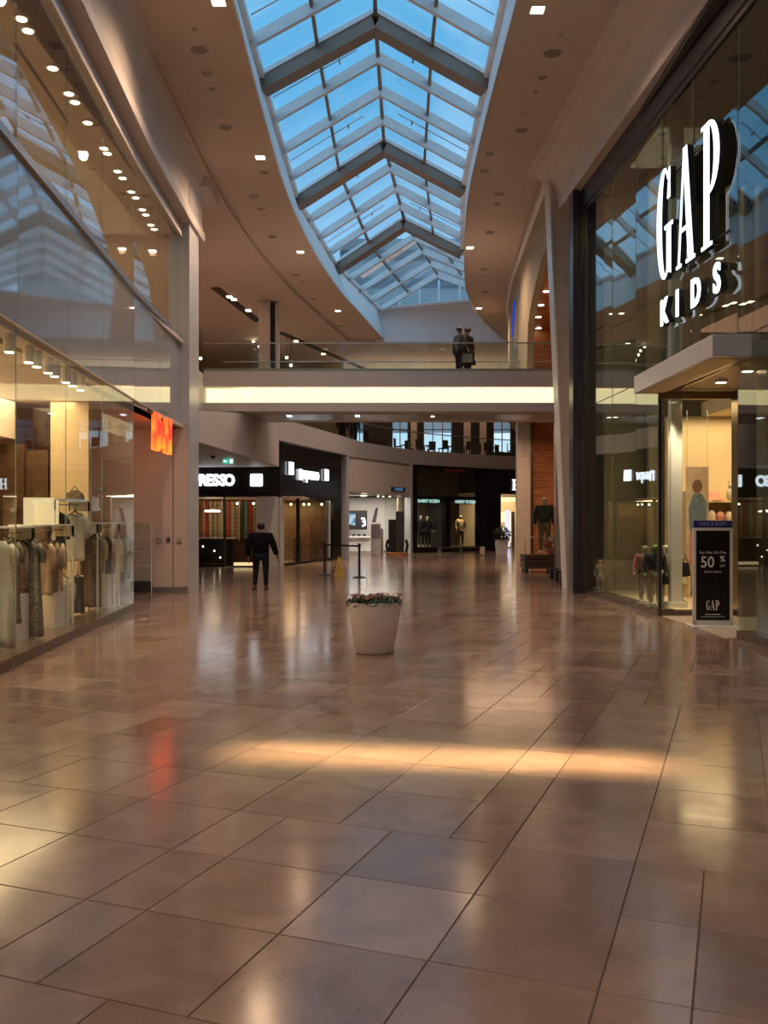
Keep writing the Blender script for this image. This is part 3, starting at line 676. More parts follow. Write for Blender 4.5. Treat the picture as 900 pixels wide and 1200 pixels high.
sweep([(0, 10.52), (-.10, 10.52), (-.10, 10.36), (0, 10.33)], dd, CW).build('edge_rim', M['well'], rw)
MB().box(4.95, 10, 34.0, 34.2, 5.9, 9).build('wood_end_panel', M['wood'], rw)
MB().hexa([(4.45, 23.5, 8.75), (9, 23.5, 8.75), (9, 34, 8.75), (4.95, 34, 8.75)], [(4.45, 23.5, 8.85), (9, 23.5, 8.85), (9, 34, 8.85), (4.95, 34, 8.85)]).build('wood_soffit', M['wood'], rw)
MB().box(8.4, 8.5, 23.5, 34, 5.9, 9).build('wood_side_panel', M['wood'], rw)
MB().box(5.3, 15, 23.5, 30, 5.7, 5.9).box(6.2, 15, 30, 36, 5.7, 5.9).box(7.7, 15, 36, 52, 5.7, 5.9).build('upper_walkway', M['ceil2'], rw)
for i, (x, y) in enumerate([(640, 342), (634, 358), (631, 372), (631, 385)]):
    X, d = hz(x, y, 8.72)
    t = thing('downlight', f'{ORD[i]} oval downlight in the orange wood soffit above the bridge', 'ceiling lamp', (X, d, 8.75), 0, 'downlights in the wood soffit')
    MB().lathe([(.12, 0), (.12, -.02)], n=14).build('trim_ring', M['white'], t); MB().lathe([(.10, -.021), (.095, -.03)], n=14).build('lens', M['E_warm'], t)
t = thing('blade_sign', 'slim dark projecting sign with a glowing blue edge on the curved wall', 'sign', (CW(31.3)-.14, 31.3, 9.2))
MB().box(.02, .14, 0, .16, -1.75, -.1).build('sign_case', M['metal'], t); MB().prism([(-.06, -1.3), (.015, -.7), (.04, 0), (0, -.05), (-.04, -.6)], -.03, .1).build('blue_edge', emit('blue_edge_light', (.03, .05, .5), 1.0), t)

# ---- far curved upper fascia and balcony
FP = [(-3.82, 33.3), (-1.78, 40.8), (-1.0, 44), (1.45, 48.6), (5.5, 52.2), (9, 54.5), (14, 56.5)]
fa = sroot('wall_back_balcony', 'curved white balcony front above the far shops with a glass rail')
def chain(m, pts, z0, z1, off0, off1):
    for (a, b) in zip(pts, pts[1:]):
        A, B = Vector(a), Vector(b); n = Vector(((B-A).y, -(B-A).x)).normalized()
        p = [A+n*off0, B+n*off0, B+n*off1, A+n*off1]
        m.hexa([(q.x, q.y, z0) for q in p], [(q.x, q.y, z1) for q in p])
    return m
FPs = []
for i, (a, b) in enumerate(zip(FP, FP[1:])):
    for k in range(3): FPs.append((a[0]+(b[0]-a[0])*k/3, a[1]+(b[1]-a[1])*k/3))
FPs.append(FP[-1])
sm = [FPs[0]]+[tuple((FPs[i-1][j]+2*FPs[i][j]+FPs[i+1][j])/4 for j in (0, 1)) for i in range(1, len(FPs)-1)]+[FPs[-1]]
chain(MB(), sm, 4.62, 5.42, -.3, .02).build('fascia', M['ceil2'], fa)
for i in range(len(sm)-1): chain(MB(), [sm[i], sm[i+1]], 5.42, 6.35, -.16, -.14).build('rail_pane', M['rail_glass'], fa)
chain(MB(), sm, 6.35, 6.40, -.18, -.12).build('handrail', M['metal'], fa)
MB().add([(x, y, 5.35) for x, y in sm]+[(14, D1, 5.35), (-4.0, D1, 5.35), (-4.1, 40, 5.35)], [tuple(range(len(sm)+3))]).build('upper_walkway', M['stone'], fa)
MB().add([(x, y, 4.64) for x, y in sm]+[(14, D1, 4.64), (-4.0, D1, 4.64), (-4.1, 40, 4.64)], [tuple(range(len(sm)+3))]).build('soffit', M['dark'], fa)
# back wall with tall windows
WX = [(.5, 1.6), (2.55, 4.45), (7.1, 8.3), (-1.9, -1.3)]
bw = sroot('wall_back', 'dim far wall of the upper floor with tall daylight windows')
xs = sorted(WX); x = -15.0
for a, b in xs:
    MB().box(x, a, 60, 60.4, 0, 10.4).build('wall_panel', M['dark'] if x > -3 else M['olive'], bw); MB().box(a, b, 60, 60.4, 0, 6.15).build('wall_panel', M['dark'], bw); MB().box(a, b, 60, 60.4, 8.9, 10.4).build('wall_panel', M['dark'], bw); x = b
MB().box(x, 15, 60, 60.4, 0, 10.4).build('wall_panel', M['dark'], bw)
for i, (a, b) in enumerate(xs):
    w = sroot(f'window_{i+2}'); MB().box(a, b, 60.15, 60.17, 6.15, 8.9).build('pane', M['skyglass'], w)
    fr = MB(); fr.box(a, a+.07, 60.1, 60.2, 6.15, 8.9).box(b-.07, b, 60.1, 60.2, 6.15, 8.9).box(a, b, 60.1, 60.2, 7.6, 7.66)
    for k in range(1, 3 if b-a > 1.5 else 2): q = a+(b-a)*k/(3 if b-a > 1.5 else 2); fr.box(q-.03, q+.03, 60.1, 60.2, 6.15, 8.9)
    fr.build('window_frame', M['beam'], w)
for X in (5.3, 6.3, 1.9): MB().box(X-.2, X+.2, 58.5, 58.9, 5.35, 10.3).build('slim_column', M['warmwall'], bw)

# end closures, out of view
wf = sroot('wall_front', 'plain wall behind the viewer'); MB().box(-15, 15, D0-.2, D0, 0, 11.9).build('wall_panel', M['warmwall'], wf)
for X in (-15.1, 15): MB().box(X, X+.1, D0, D1, 0, 10.9).build('outer_wall', M['warmwall'], wf)
MB().box(6.5, 15, 22.25, 22.4, 0, 10.5).build('outer_wall', M['ceil'], wf)

# ---- right lower wall beyond the column
rl = sroot('wall_right_lower', 'stone pilasters and orange wood wall beyond the column on the right')
for a, b in ((0, 2.1), (2.1, 4.2), (4.2, 5.7)):
    MB().box(5.22, 5.72, 36, 36.5, a+.01, b).build('cladding_stone', M['stone'], rl); MB().box(5.6, 6.1, 30, 30.4, a+.01, b).build('cladding_stone', M['stone'], rl)
for k in range(19): MB().box(5.72, 8.4, 36.52+.0*k, 36.62+random.Random(k).uniform(-.01, .01), .3*k, .3*k+.29).build('wood_plank', M['wood'], rl)
MB().box(5.7, 5.9, 36.4, 36.5, 0, 5.7).build('trim_edge', M['gold'], rl)
MB().box(8.4, 15, 30, 30.2, 0, 5.7).build('side_wall', M['warmwall'], rl)
MB().box(6.1, 15, 29.9, 30.1, 0, 5.7).build('side_wall', M['stone'], rl)

# ================================================================== CEILING FITTINGS
LIT_L = [(256, 2), (305, 184), (352, 295), (396, 364)]; LIT_R = [(630, 11), (550, 290), (555, 361)]
SPOTW = 740
def square_lamp(X, d, z, label, power=SPOTW):
    t = thing('square_downlight', label, 'ceiling lamp', (X, d, z), 0, 'lit square downlights beside the skylight')
    MB().box(-.13, .13, -.13, .13, -.012, 0).build('trim_ring', M['white'], t); MB().box(-.105, .105, -.105, .105, -.02, -.012).build('lens', M['E_square'], t)
    add_light('downlight_lamp', 'SPOT', (0, 0, -.08), power, (1, .66, .41), size=.1, spot=150, blend=1, parent=t)
for i, (x, y) in enumerate(LIT_L):
    X, d = hz(x, y, ZC); square_lamp(min(X, XL(d)-.2), d, ZC, f'{ORD[i]} lit square downlight on the left of the skylight')
for i, (x, y) in enumerate(LIT_R):
    X, d = hz(x, y, ZC); square_lamp(max(X, XR(d)+.2), d, ZC, f'{ORD[i]} lit square downlight on the right of the skylight')
# the same row of lamps goes on over and behind the viewer
for s in (-1, 1):
    for d in (8.6, 1.6, -5.4, -11):
        t = thing('square_downlight', f'lit square downlight {["ahead of", "just above", "just behind", "far behind"][(8.6, 1.6, -5.4, -11).index(d)]} the viewer on the {"left" if s < 0 else "right"} side', 'ceiling lamp', (s*2.95, d, ZC), 0, 'lit square downlights over the viewer')
        MB().box(-.13, .13, -.13, .13, -.012, 0).build('trim_ring', M['white'], t); MB().box(-.105, .105, -.105, .105, -.02, -.012).build('lens', M['E_square'], t)
        add_light('downlight_lamp', 'SPOT', (0, 0, -.08), SPOTW*{8.6: .3, 1.6: .15, -5.4: 1.3, -11: 1.3}[d], (1, .66, .41), size=.1, spot=150, blend=1, parent=t)
RND_L = [(233, 58, .16), (227, 34, .06), (242, 86, .11), (249, 104, .07), (258, 131, .06), (264, 149, .15), (297, 230, .14), (305, 245, .09), (310, 252, .05), (319, 277, .14), (347, 322, .13), (354, 330, .08), (367, 350, .13), (398, 382, .13)]
RND_R = [(657, 40, .06), (647, 62, .17), (636, 90, .11), (628, 108, .07), (618, 133, .06), (611, 152, .15), (612, 131, .05), (585, 227, .15), (582, 239, .10), (574, 272, .15), (567, 315, .14), (567, 323, .09), (568, 342, .13), (574, 370, .12), (588, 388, .11)]
for side, lst, fx in (('left', RND_L, lambda X, d: min(X, XL(d)-.18)), ('right', RND_R, lambda X, d: max(X, XR(d)+.18))):
    for i, (x, y, r) in enumerate(lst):
        X, d = hz(x, y, ZC); big = r > .12
        X = fx(X, d); z = ZC if abs(X) < abs((BL if side == 'left' else BR)(d)) else ZC-.12 if side == 'left' else ZC+.1
        if big:
            t = thing('ceiling_grille', f'{ORD[sum(1 for q in lst[:i] if q[2] > .12)]} dark round ceiling grille on the {side} of the skylight', 'ceiling grille', (X, d, z), 0, f'round ceiling grilles on the {side}')
            MB().lathe([(r*1.18, .0), (r*1.18, -.012), (r*1.0, -.016), (r, -.004)], n=20).build('rim', M['ceil2'], t)
            m = MB()
            for k in range(4): q = r*(.95-.23*k); m.lathe([(q, -.016), (q-.04*r/.15, -.018), (q-.05*r/.15, -.006)], n=18)
            m.build('louvre_rings', M['beam'], t); MB().lathe([(r*.98, -.003), (r*.98, -.005)], n=18).build('backing', M['blackm'], t)
        else:
            t = thing('ceiling_speaker', f'{ORD[sum(1 for q in lst[:i] if q[2] <= .12)]} small unlit round fitting on the {side} of the skylight', 'ceiling fitting', (X, d, z), 0, f'small round ceiling fittings on the {side}')
            MB().lathe([(r*1.1, 0), (r*1.1, -.01), (r*.9, -.014)], n=16).build('rim', M['ceil2'], t); MB().lathe([(r*.88, -.012), (r*.8, -.018)], n=16).build('cover', M['beam'] if r > .065 else M['olive'], t)
for i, (x, y) in enumerate([(574, 180), (568, 200), (310, 202)]):
    X, d = hz(x, y, ZC); X = max(X, XR(d)+.2) if x > 450 else min(X, XL(d)-.2)
    t = thing('square_downlight', ['nearer of two unlit square downlights right of the skylight', 'farther of two unlit square downlights right of the skylight', 'unlit square downlight left of the skylight'][i], 'ceiling lamp', (X, d, ZC))
    MB().box(-.13, .13, -.13, .13, -.012, 0).build('trim_ring', M['ceil2'], t); MB().box(-.1, .1, -.1, .1, -.016, -.012).build('lens', M['beam'], t)

# ================================================================== SIGNS
def arc(cx, cz, a, b, t0, t1, n=18): return [(cx+a*math.cos(R(t0+(t1-t0)*i/n)), cz+b*math.sin(R(t0+(t1-t0)*i/n))) for i in range(n+1)]
def letter_polys(ch):
    if ch == 'G':
        o = arc(.47, .5, .45, .5, 48, 180); o2 = arc(.47, .5, .45, .5, 180, 312); i = arc(.53, .5, .22, .462, 55, 180); i2 = arc(.53, .5, .22, .462, 180, 305)
        q = [[o[k], o[k+1], i[k+1], i[k]] for k in range(18)]+[[o2[k], o2[k+1], i2[k+1], i2[k]] for k in range(18)]
        return q+[[(.66, .70), (.82, .70), (.82, .97), (.76, .97)], [(.62, .06), (.86, .02), (.86, .45), (.62, .45)], [(.5, .44), (.98, .44), (.98, .475), (.5, .475)]]
    if ch == 'A':
        return [[(.38, 1), (.60, 1), (.97, .02), (.68, .02)], [(.40, .97), (.48, .97), (.17, .02), (.08, .02)], [(-.02, 0), (.28, 0), (.28, .03), (-.02, .03)], [(.56, 0), (1.06, 0), (1.06, .03), (.56, .03)], [(.2, .29), (.78, .29), (.78, .325), (.2, .325)]]
    if ch == 'P':
        o = arc(.40, .71, .55, .29, 90, -90); i = arc(.42, .71, .26, .255, 90, -90)
        return [[o[k], i[k], i[k+1], o[k+1]] for k in range(18)]+[[(.14, .0), (.42, .0), (.42, 1), (.14, 1)], [(0, 0), (.58, 0), (.58, .03), (0, .03)], [(0, .97), (.2, .97), (.2, 1), (0, 1)]]
def gap_letters(root, spec, tf, depth, mf, ms, z0, z1, back=True):
    for ch, a, b in spec:
        m = MB(tf); s = MB(tf)
        for p in letter_polys(ch):
            q = [(a+(b-a)*x, z0+(z1-z0)*z) for x, z in p]; m.prism(q, 0, -.012); s.prism(q, depth, 0)
        l = m.build('letter', mf, root)
        if back: s.build('letter_side', ms, l)
# big sign on the glass: local x runs from far to near
gs = thing('shop_sign', 'tall lit white GAP letters on the right glass shopfront', 'sign', (0, 0, 0))
def gtf(p): d = 16.25-p.x; return Vector((RW(d)-.13+p.y, d, p.z))
gap_letters(gs, [('G', .05, .84), ('A', 1.0, 1.74), ('P', 2.04, 2.74)], gtf, .10, M['E_gap'], M['blackm'], 5.84, 7.74)
ks = thing('shop_sign', 'lit white KIDS letters below the tall letters on the right shopfront', 'sign', (0, 0, 0))
for ch, x in (('K', 15.86), ('I', 15.24), ('D', 14.46), ('S', 13.65)):
    d = x; l = text('letter', ch, .60, M['E_gap'], ks, (RW(d)-.13, d, 5.27), (R(90), 0, R(-90)), .012, .018)
    s = text('letter_side', ch, .60, M['blackm'], None, (0, 0, -.065), (0, 0, 0), .05, .016); s.parent = l
for z in (5.12, 5.95, 7.6): MB().bar((RW(16.2)-.015, 16.2, z), (RW(13.5)-.015, 13.5, z), .02, .02).build('fixing_rail', M['blackm'], gs if z > 5.1 else ks)

hm = thing('shop_sign', 'glowing red H&M letters hanging over the left shop entrance', 'sign', (-4.80, 19.65, 3.50))
for ch, y, s, xs in (('H', -.50, 1.08, .70), ('&', .0, .80, .62), ('M', .50, 1.08, .70)):
    text('letter', ch, s, M['E_red'], hm, (.06, y, 0), (R(90), 0, R(91.5)), .05, .02, xs=xs, shear=.12)
MB().bar((0.04, -1.1, .42), (-.04, 1.1, .42), .05, .05).build('hanging_rail', M['blackm'], hm)

# ================================================================== COFFEE SHOP
cs = sroot('wall_back_left', 'black clad coffee shop front on an angled corner')
MB().box(-10, -3.86, 34.0, 34.2, 2.60, 3.70).build('fascia', M['black'], cs)
MB().box(-4.72, -3.84, 34.02, 34.18, 0, 2.60).build('white_pier', M['white'], cs)
def seg(m, d0, d1, z0, z1, t0=0, t1=.12):
    X = lambda d: -3.84+.277*(d-34); n = Vector((-.963, .268))
    return m.hexa([(X(d)+n.x*t, d+n.y*t, z0) for d, t in ((d0, t0), (d1, t0), (d1, t1), (d0, t1))], [(X(d)+n.x*t, d+n.y*t, z1) for d, t in ((d0, t0), (d1, t0), (d1, t1), (d0, t1))])
seg(MB(), 34.0, 41.0, 2.55, 4.72).build('fascia', M['black'], cs)
seg(MB(), 34.0, 34.4, 0, 2.55).build('white_pier', M['pier'], cs)
seg(MB(), 39.9, 41.0, 0, 2.55).build('black_pier', M['black'], cs)
seg(MB(), 34.4, 35.9, .1, 2.5, .05, .06).build('pane', M['shopglass'], cs); seg(MB(), 36.0, 39.9, .1, 2.5, .05, .06).build('pane', M['shopglass'], cs)
seg(MB(), 35.9, 36.0, 0, 2.55).build('jamb', M['blackm'], cs); seg(MB(), 34.4, 39.9, 0, .1).build('plinth', M['blackm'], cs)
MB().box(-8.6, -5.9, 34.06, 34.07, .1, 2.6).build('pane', M['shopglass'], cs); MB().box(-10, -5.9, 34.0, 34.2, 0, .1).build('plinth', M['blackm'], cs)
MB().box(-5.92, -5.86, 34, 34.15, 0, 2.6).build('jamb', M['gold'], cs)
MB().box(-10, -2.5, 40.2, 40.4, 0, 2.55).build('inner_wall', M['gold'], cs)
MB().box(-10, -3.0, 34.2, 40.4, 2.56, 2.6).build('inner_ceiling', M['warmwall'], cs); MB().box(-10.1, -10, 33, 40.4, 0, 3.7).build('side_wall', M['warmwall'], cs)
MB().box(-15, -10, 34, 34.1, 0, 3.7).build('side_wall', M['warmwall'], cs)
MB().box(-4.74, -4.66, 34.25, 40, 0, 2.56).build('inner_partition', M['gold'], cs) if False else None
s1 = thing('shop_sign', 'lit white NESPRESSO letters on the black fascia behind the left pier', 'sign', (0, 0, 0))
for k, ch in enumerate('NESPRESSO'): text('letter', ch, .56, M['E_white'], s1, (-7.66+.245*k, 33.96, 3.17), (R(90), 0, 0), .02, .026, xs=.86)
t = thing('sign_box', 'lit white rounded square at the right of the black fascia', 'sign', (-4.70, 33.98, 3.19))
MB().box(-.23, .23, -.08, 0, -.23, .23).build('face', M['E_white'], t, bevel=.05); MB().box(-.21, .21, 0, .02, -.21, .21).build('back_plate', M['blackm'], t)
s2 = thing('shop_sign', 'small lit white nespresso logo on the tall angled black fascia', 'sign', (0, 0, 0))
for k, ch in enumerate('nespresso'):
    d = 35.95+.235*k; text('letter', ch, .62 if k else .85, M['E_white'], s2, (-3.84+.277*(d-34)+.06, d, 3.56), (R(90), 0, R(74.5)), .02, .02, xs=.8)
for i, d in enumerate((34.95, 38.9)):
    t = thing('sign_box', ['lit white upright square left of the small white logo', 'lit white upright square right of the small white logo'][i], 'sign', (-3.84+.277*(d-34)+.04, d, 3.68-.06*i), R(74.5))
    MB().box(-.24, .24, -.05, 0, -.24, .24).build('face', M['E_white'], t, bevel=.04); MB().box(-.22, .22, 0, .02, -.22, .22).build('back_plate', M['blackm'], t)
# capsule wall and counters
sh = thing('capsule_wall', 'tall shelf wall of coloured coffee sleeves behind the shop window', 'shelf', (-6.9, 36.2, 0))
MB().box(-1.6, 2.3, 0, .1, 0, 2.5).build('back_panel', M['brown'], sh)
cc = [(.36, .25, .12), (.05, .13, .12), (.30, .10, .03), (.42, .05, .03), (.14, .16, .06), (.40, .22, .06), (.06, .06, .05), (.34, .06, .04), (.45, .30, .14), (.10, .07, .14), (.38, .16, .05), (.16, .22, .16), (.50, .34, .18)]
cm = [mat(f'coffee_sleeve_{k}', c, .35, var=.25, scale=14, stretch=(1, 1, 4)) for k, c in enumerate(cc)]
for k in range(22):
    m = MB()
    for j in range(9): m.box(-1.5+k*.172, -1.5+k*.172+.14, -.12, 0, .98+j*.165, .98+j*.165+.145)
    m.build('sleeve_column', cm[(k*5+k//4) % len(cm)], sh)
    if k % 4 == 3: MB().box(-1.5+k*.172+.145, -1.5+k*.172+.17, -.14, 0, .9, 2.5).build('divider', M['cream'], sh)
ct = thing('shop_counter', 'long dark counter behind the left coffee shop window', 'counter', (-6.3, 34.9, 0))
MB().box(-1.3, .55, 0, .6, 0, 1.0).build('body', M['blackm'], ct); MB().box(-1.35, .6, -.05, .65, 1.0, 1.05).build('worktop', M['white'], ct)
for i, (X, z) in enumerate(((-.55, .72), (-.12, .55), (.1, .3), (.28, .75))): MB().ball((X, -.02, z), .03, 8, 5).build('marker_lamp', M['E_square'], ct)
ct = thing('shop_counter', 'glowing low amber counter base beside the coffee shop entrance', 'counter', (-5.1, 33.7, 0))
MB().box(-.42, .42, 0, .25, 0, .05).build('foot', M['blackm'], ct); MB().box(-.4, .4, .02, .23, .05, .16).build('glow_band', M['E_box'], ct)
for i, (x, y) in enumerate([(278, 590), (307, 589), (311, 590), (297, 596), (341, 589), (350, 590), (356, 591), (362, 591), (377, 587)]):
    d = 35.8 if x < 330 else 37.5; t = thing('pendant_spot', ['leftmost', 'second', 'third', 'fourth', 'fifth', 'sixth', 'seventh', 'eighth', 'ninth'][i]+' tiny warm lamp from the left in the coffee shop', 'ceiling lamp', ((x-450)*d/F, d, 2.36), 0, 'tiny warm lamps in the coffee shop')
    MB().tube([(0, 0, 0), (0, 0, .19)], .008, 5).build('rod', M['blackm'], t); MB().ball((0, 0, 0), .045, 8, 5).build('lens', M['E_warm'], t)
fr = thing('disc_pendant_lamp', 'flat white disc lamp in the left coffee shop window', 'ceiling lamp', (-6.55, 35.2, 2.03))
MB().lathe([(.30, 0), (.28, .06), (.03, .09)], n=20).build('shade', M['E_square'], fr); MB().tube([(0, 0, .09), (0, 0, .53)], .01, 6).build('rod', M['blackm'], fr)
for i, (X, d, w, h) in enumerate(((-2.75, 39.0, .5, 1.9), (-3.2, 38.2, .35, 1.5), (-3.45, 36.7, .3, 1.0))):
    t = thing('display_cabinet', ['tall dark cabinet in the angled coffee shop window', 'narrower dark cabinet in the angled coffee shop window', 'low dark cabinet nearest in the angled coffee shop window'][i], 'cabinet', (X, d, 0))
    MB().box(-w/2, w/2, 0, .4, 0, h).build('body', M['brown'], t)
    for k in range(3): MB().box(-w/2+.03, w/2-.03, -.02, 0, h*(.2+.25*k), h*(.2+.25*k)+.12).build('shelf_glow', M['gold'], t)

# exit sign, dome camera
t = thing('exit_sign', 'small green emergency exit sign under the left soffit', 'sign', (-4.83, 28.6, 3.66))
MB().box(-.17, .17, -.02, .02, -.20, -.04).build('sign_board', M['E_green'], t); MB().box(-.01, .01, -.01, .01, -.04, 0).build('stem', M['metal'], t)
m = MB(); m.box(-.13, -.03, -.026, -.02, -.13, -.11); m.prism([(-.15, -.12), (-.10, -.08), (-.10, -.16)], -.026, -.02); m.box(.05, .13, -.026, -.02, -.18, -.06); m.build('pictogram', M['E_white'], t)
t = thing('security_camera', 'dark dome camera under the left soffit', 'camera', (-5.05, 27.2, 3.66))
MB().lathe([(.09, 0), (.09, -.05), (.07, -.06)], n=16).build('mount', M['white'], t); MB().lathe([(.068, -.06), (.06, -.10), (.03, -.13), (.01, -.135)], n=16).build('dome', M['blackm'], t, smooth=True)

# ================================================================== FAR SHOPS
def front(a, b):                    # a local frame on a shopfront: x along, y into the shop
    a = Vector((a[0], a[1], 0)); b = Vector((b[0], b[1], 0)); u = (b-a).normalized(); n = Vector((-u.y, u.x, 0)); L = (b-a).length; ang = math.atan2(u.y, u.x)
    return L, ang, (lambda p: a+u*p.x+n*p.y+Vector((0, 0, p.z)))
def ond(a, b, x, y):                # the same at depth y behind the front
    u = Vector((b[0]-a[0], b[1]-a[1])).normalized(); a2 = (a[0]-u.y*y, a[1]+u.x*y); return onx(a2, (a2[0]+u.x, a2[1]+u.y), x)
def onx(a, b, x):                   # distance along a front where the sight line through pixel column x meets it
    k = (x-450)/F; u = Vector((b[0]-a[0], b[1]-a[1])).normalized(); return (k*a[1]-a[0])/(u.x-k*u.y)
A1, B1 = (-1.74, 41.5), (1.46, 47.9)
L, ang, tf = front(A1, B1)
ph = sroot('wall_back_centre', 'white phone shop front with a clear glass window')
MB(tf).box(-.1, .14, -.12, .3, 0, 4.62).build('pilaster', M['pier'], ph); MB(tf).box(L-.28, L-.02, -.05, .3, 0, 4.62).build('pilaster', M['pier'], ph)
q = onx(A1, B1, 452)
MB(tf).box(.14, q-.01, 0, .1, 3.02, 4.5).build('upper_panel', M['warmwall'], ph); MB(tf).box(q+.01, L-.28, 0, .1, 2.95, 4.5).build('upper_panel', M['warmwall'], ph)
MB(tf).box(.14, L-.28, .02, .2, 4.5, 4.62).build('top_trim', M['beam'], ph); MB(tf).box(.14, L-.28, .02, .2, 2.90, 2.96).build('head_rail', M['metal'], ph)
MB(tf).box(q, L-.28, .05, .06, .05, 2.9).build('pane', M['shopglass'], ph)
MB().box(-2.6, 1.6, 52.0, 52.1, 0, 3.0).build('inner_wall', M['white'], ph); MB(tf).box(.14, L-.28, .2, 6, 3.0, 3.05).build('inner_ceiling', M['white'], ph)
MB().box(-2.6, -2.5, 41.5, 52, 0, 3.0).build('inner_side', M['white'], ph)
t = thing('shop_sign', 'dull blue SAMSUNG sign above the phone shop window', 'sign', (0, 0, 0))
s0, s1_ = onx(A1, B1, 458), onx(A1, B1, 474)
MB(tf).box(s0, s1_, -.06, -.01, 3.15, 3.38).build('sign_board', M['bluesign'], t); c = tf(Vector(((s0+s1_)/2, -.07, 3.265))); text('lettering', 'SAMSUNG', .2, emit('pale_blue_letter', (.15, .3, .5), .6), t, c, (R(90), 0, ang), .004)
t = thing('display_screen', 'wide dark product poster screen on the phone shop wall', 'screen', (-1.55, 50.6, 1.2))
MB().box(-.55, .62, 0, .08, .0, 1.05).build('frame', M['blackm'], t); MB().box(-.5, .58, -.01, 0, .05, 1.0).build('picture', M['blackm'], t)
m = MB(); m.prism([(-.42, .28), (-.02, .22), (-.02, .88), (-.42, .92)], -.02, -.012); m.build('handset_glow', M['E_screen'], t)
m = MB(); m.tube([(.35, -.02, .2), (.5, -.02, .25), (.5, -.02, .4), (.38, -.02, .45), (.5, -.02, .5), (.45, -.02, .62), (.3, -.02, .6)], .05, 6); m.build('white_curl', M['E_white'], t)
t = thing('display_shelf', 'white wall shelf with small devices under the dark screen', 'shelf', (-1.55, 50.5, 0))
MB().box(-.7, .8, 0, .4, .75, .85).build('top', M['white'], t); MB().box(-.7, .8, .3, .45, 0, .75).build('body', M['white'], t)
for k in range(4): MB().box(-.5+k*.3, -.35+k*.3, .1, .2, .85, .95).build('handset', M['blackm'], t)
X, d = fl(442, 650)
t = thing('information_kiosk', 'white slim kiosk with a printed card in the phone shop entrance', 'kiosk', (-.40, 45.2, 0))
MB().box(-.24, .24, 0, .25, 0, 1.55).build('body', M['white'], t); MB().box(-.22, .22, -.01, 0, .8, 1.5).build('card', mat('lilac_card', (.35, .28, .34), .5, var=.3, scale=9), t); MB().box(.24, .36, .1, .3, 0, 1.3).build('side_panel', M['metal'], t); MB().prism([(-.2, 1.62), (0, 1.6), (.12, 2.35), (-.02, 2.3)], .05, .08).build('leaning_handset', M['metal'], t)
t = thing('phone_display', 'large upright black phone sculptures on a round plinth', 'display', (0.64, 45.6, 0))
MB().lathe([(.56, 0), (.56, .12), (.52, .14)], n=24).build('plinth', M['E_box'] if False else M['wood'], t)
MB().box(-.42, .1, -.1, .02, .14, 1.75).build('phone', M['blackm'], t, bevel=.04); MB().box(-.06, .34, -.2, -.08, .14, 2.15).build('phone', M['dark'], t, bevel=.04)
for s in (-1, 1): MB().tube([(s*.45, -.05, .15), (s*.52, -.05, .5), (s*.44, -.05, .75)], .07, 8).build('curved_stand', M['blackm'], t)
for i, (x, y) in enumerate([(426, 576), (443, 582), (449, 582), (457, 582), (477, 599)]):
    d = 44.5; t = thing('phone_shop_spot', ['large warm lamp at the left of the phone shop', 'first small lamp over the phone shop kiosk', 'second small lamp over the phone shop kiosk', 'third small lamp over the phone shop kiosk', 'tiny lamp at the right of the phone shop window'][i], 'ceiling lamp', ((x-450)*d/F, d+1.2*(i > 0)+2.3*(i > 3), 2.92+.0*i if i < 4 else 2.3))
    MB().tube([(0, 0, 0), (0, 0, .1)], .02, 6).build('stem', M['metal'], t); MB().lathe([(.17 if i == 0 else .05, 0), (.1 if i == 0 else .03, -.05)], n=12).build('lens', M['E_warm'], t)

A2, B2 = (1.46, 47.9), (5.45, 51.4)
L, ang, tf = front(A2, B2)
hr = sroot('wall_back_right', 'dark framed menswear shop front with two display windows')
x1, x2, x3, x4 = [onx(A2, B2, v) for v in (489, 522, 528, 561)]
MB(tf).box(0, x1, 0, .3, 0, 4.6).build('pier', M['black'], hr); MB(tf).box(x2, x3, 0, .3, 0, 2.95).build('pier', M['black'], hr); MB(tf).box(x4, L+.05, 0, .3, 0, 4.6).build('pier', M['black'], hr)
MB(tf).box(x1, x4, 0, .3, 2.72, 3.0).build('transom', M['black'], hr); MB(tf).box(0, L, 0, .3, 4.45, 4.62).build('head', M['black'], hr)
MB(tf).box(x1, x4, 0, .5, 0, .28).build('plinth', M['black'], hr)
for a, b in ((x1, x2), (x3, x4)): MB(tf).box(a+.01, b-.01, .1, .11, .3, 2.72).build('pane', M['shopglass'], hr)
MB(tf).box(x1, (x1+x4)/2-.01, .1, .12, 3.0, 4.45).build('upper_pane', M['gapglass'], hr); MB(tf).box((x1+x4)/2+.01, x4, .1, .12, 3.0, 4.45).build('upper_pane', M['gapglass'], hr)
MB(tf).box(x1, x4, 1.6, 1.65, 3.0, 4.45).build('inner_panel', M['olive'], hr); MB(tf).box(x1, x4, 1.5, 1.6, .28, 2.95).build('window_back', M['olive'], hr); MB(tf).box(x2+.1, x3-.1, .3, 1.5, .28, 2.9).build('divider', M['dark'], hr)
MB(tf).box(x1, x4, .12, 1.6, 2.9, 3.0).build('window_ceiling', M['dark'], hr)
for i, x in enumerate((502, 545)):
    t = thing('shop_sign', ['small pale teal HARRY ROSEN lettering above the left menswear window', 'small pale teal HARRY ROSEN lettering above the right menswear window'][i], 'sign', (0, 0, 0))
    c = tf(Vector((onx(A2, B2, x), -.03, 2.72))); text('lettering', 'HARRY ROSEN', .24, M['E_teal'], t, c, (R(90), 0, ang), .004, .004)
    MB(tf).box(onx(A2, B2, x)-.55, onx(A2, B2, x)+.55, -.015, -.005, 2.6, 2.84).build('sign_board', M['blackm'], t)
t = thing('shop_sign', 'dim red lettering band at the top of the menswear shop glass', 'sign', (0, 0, 0))
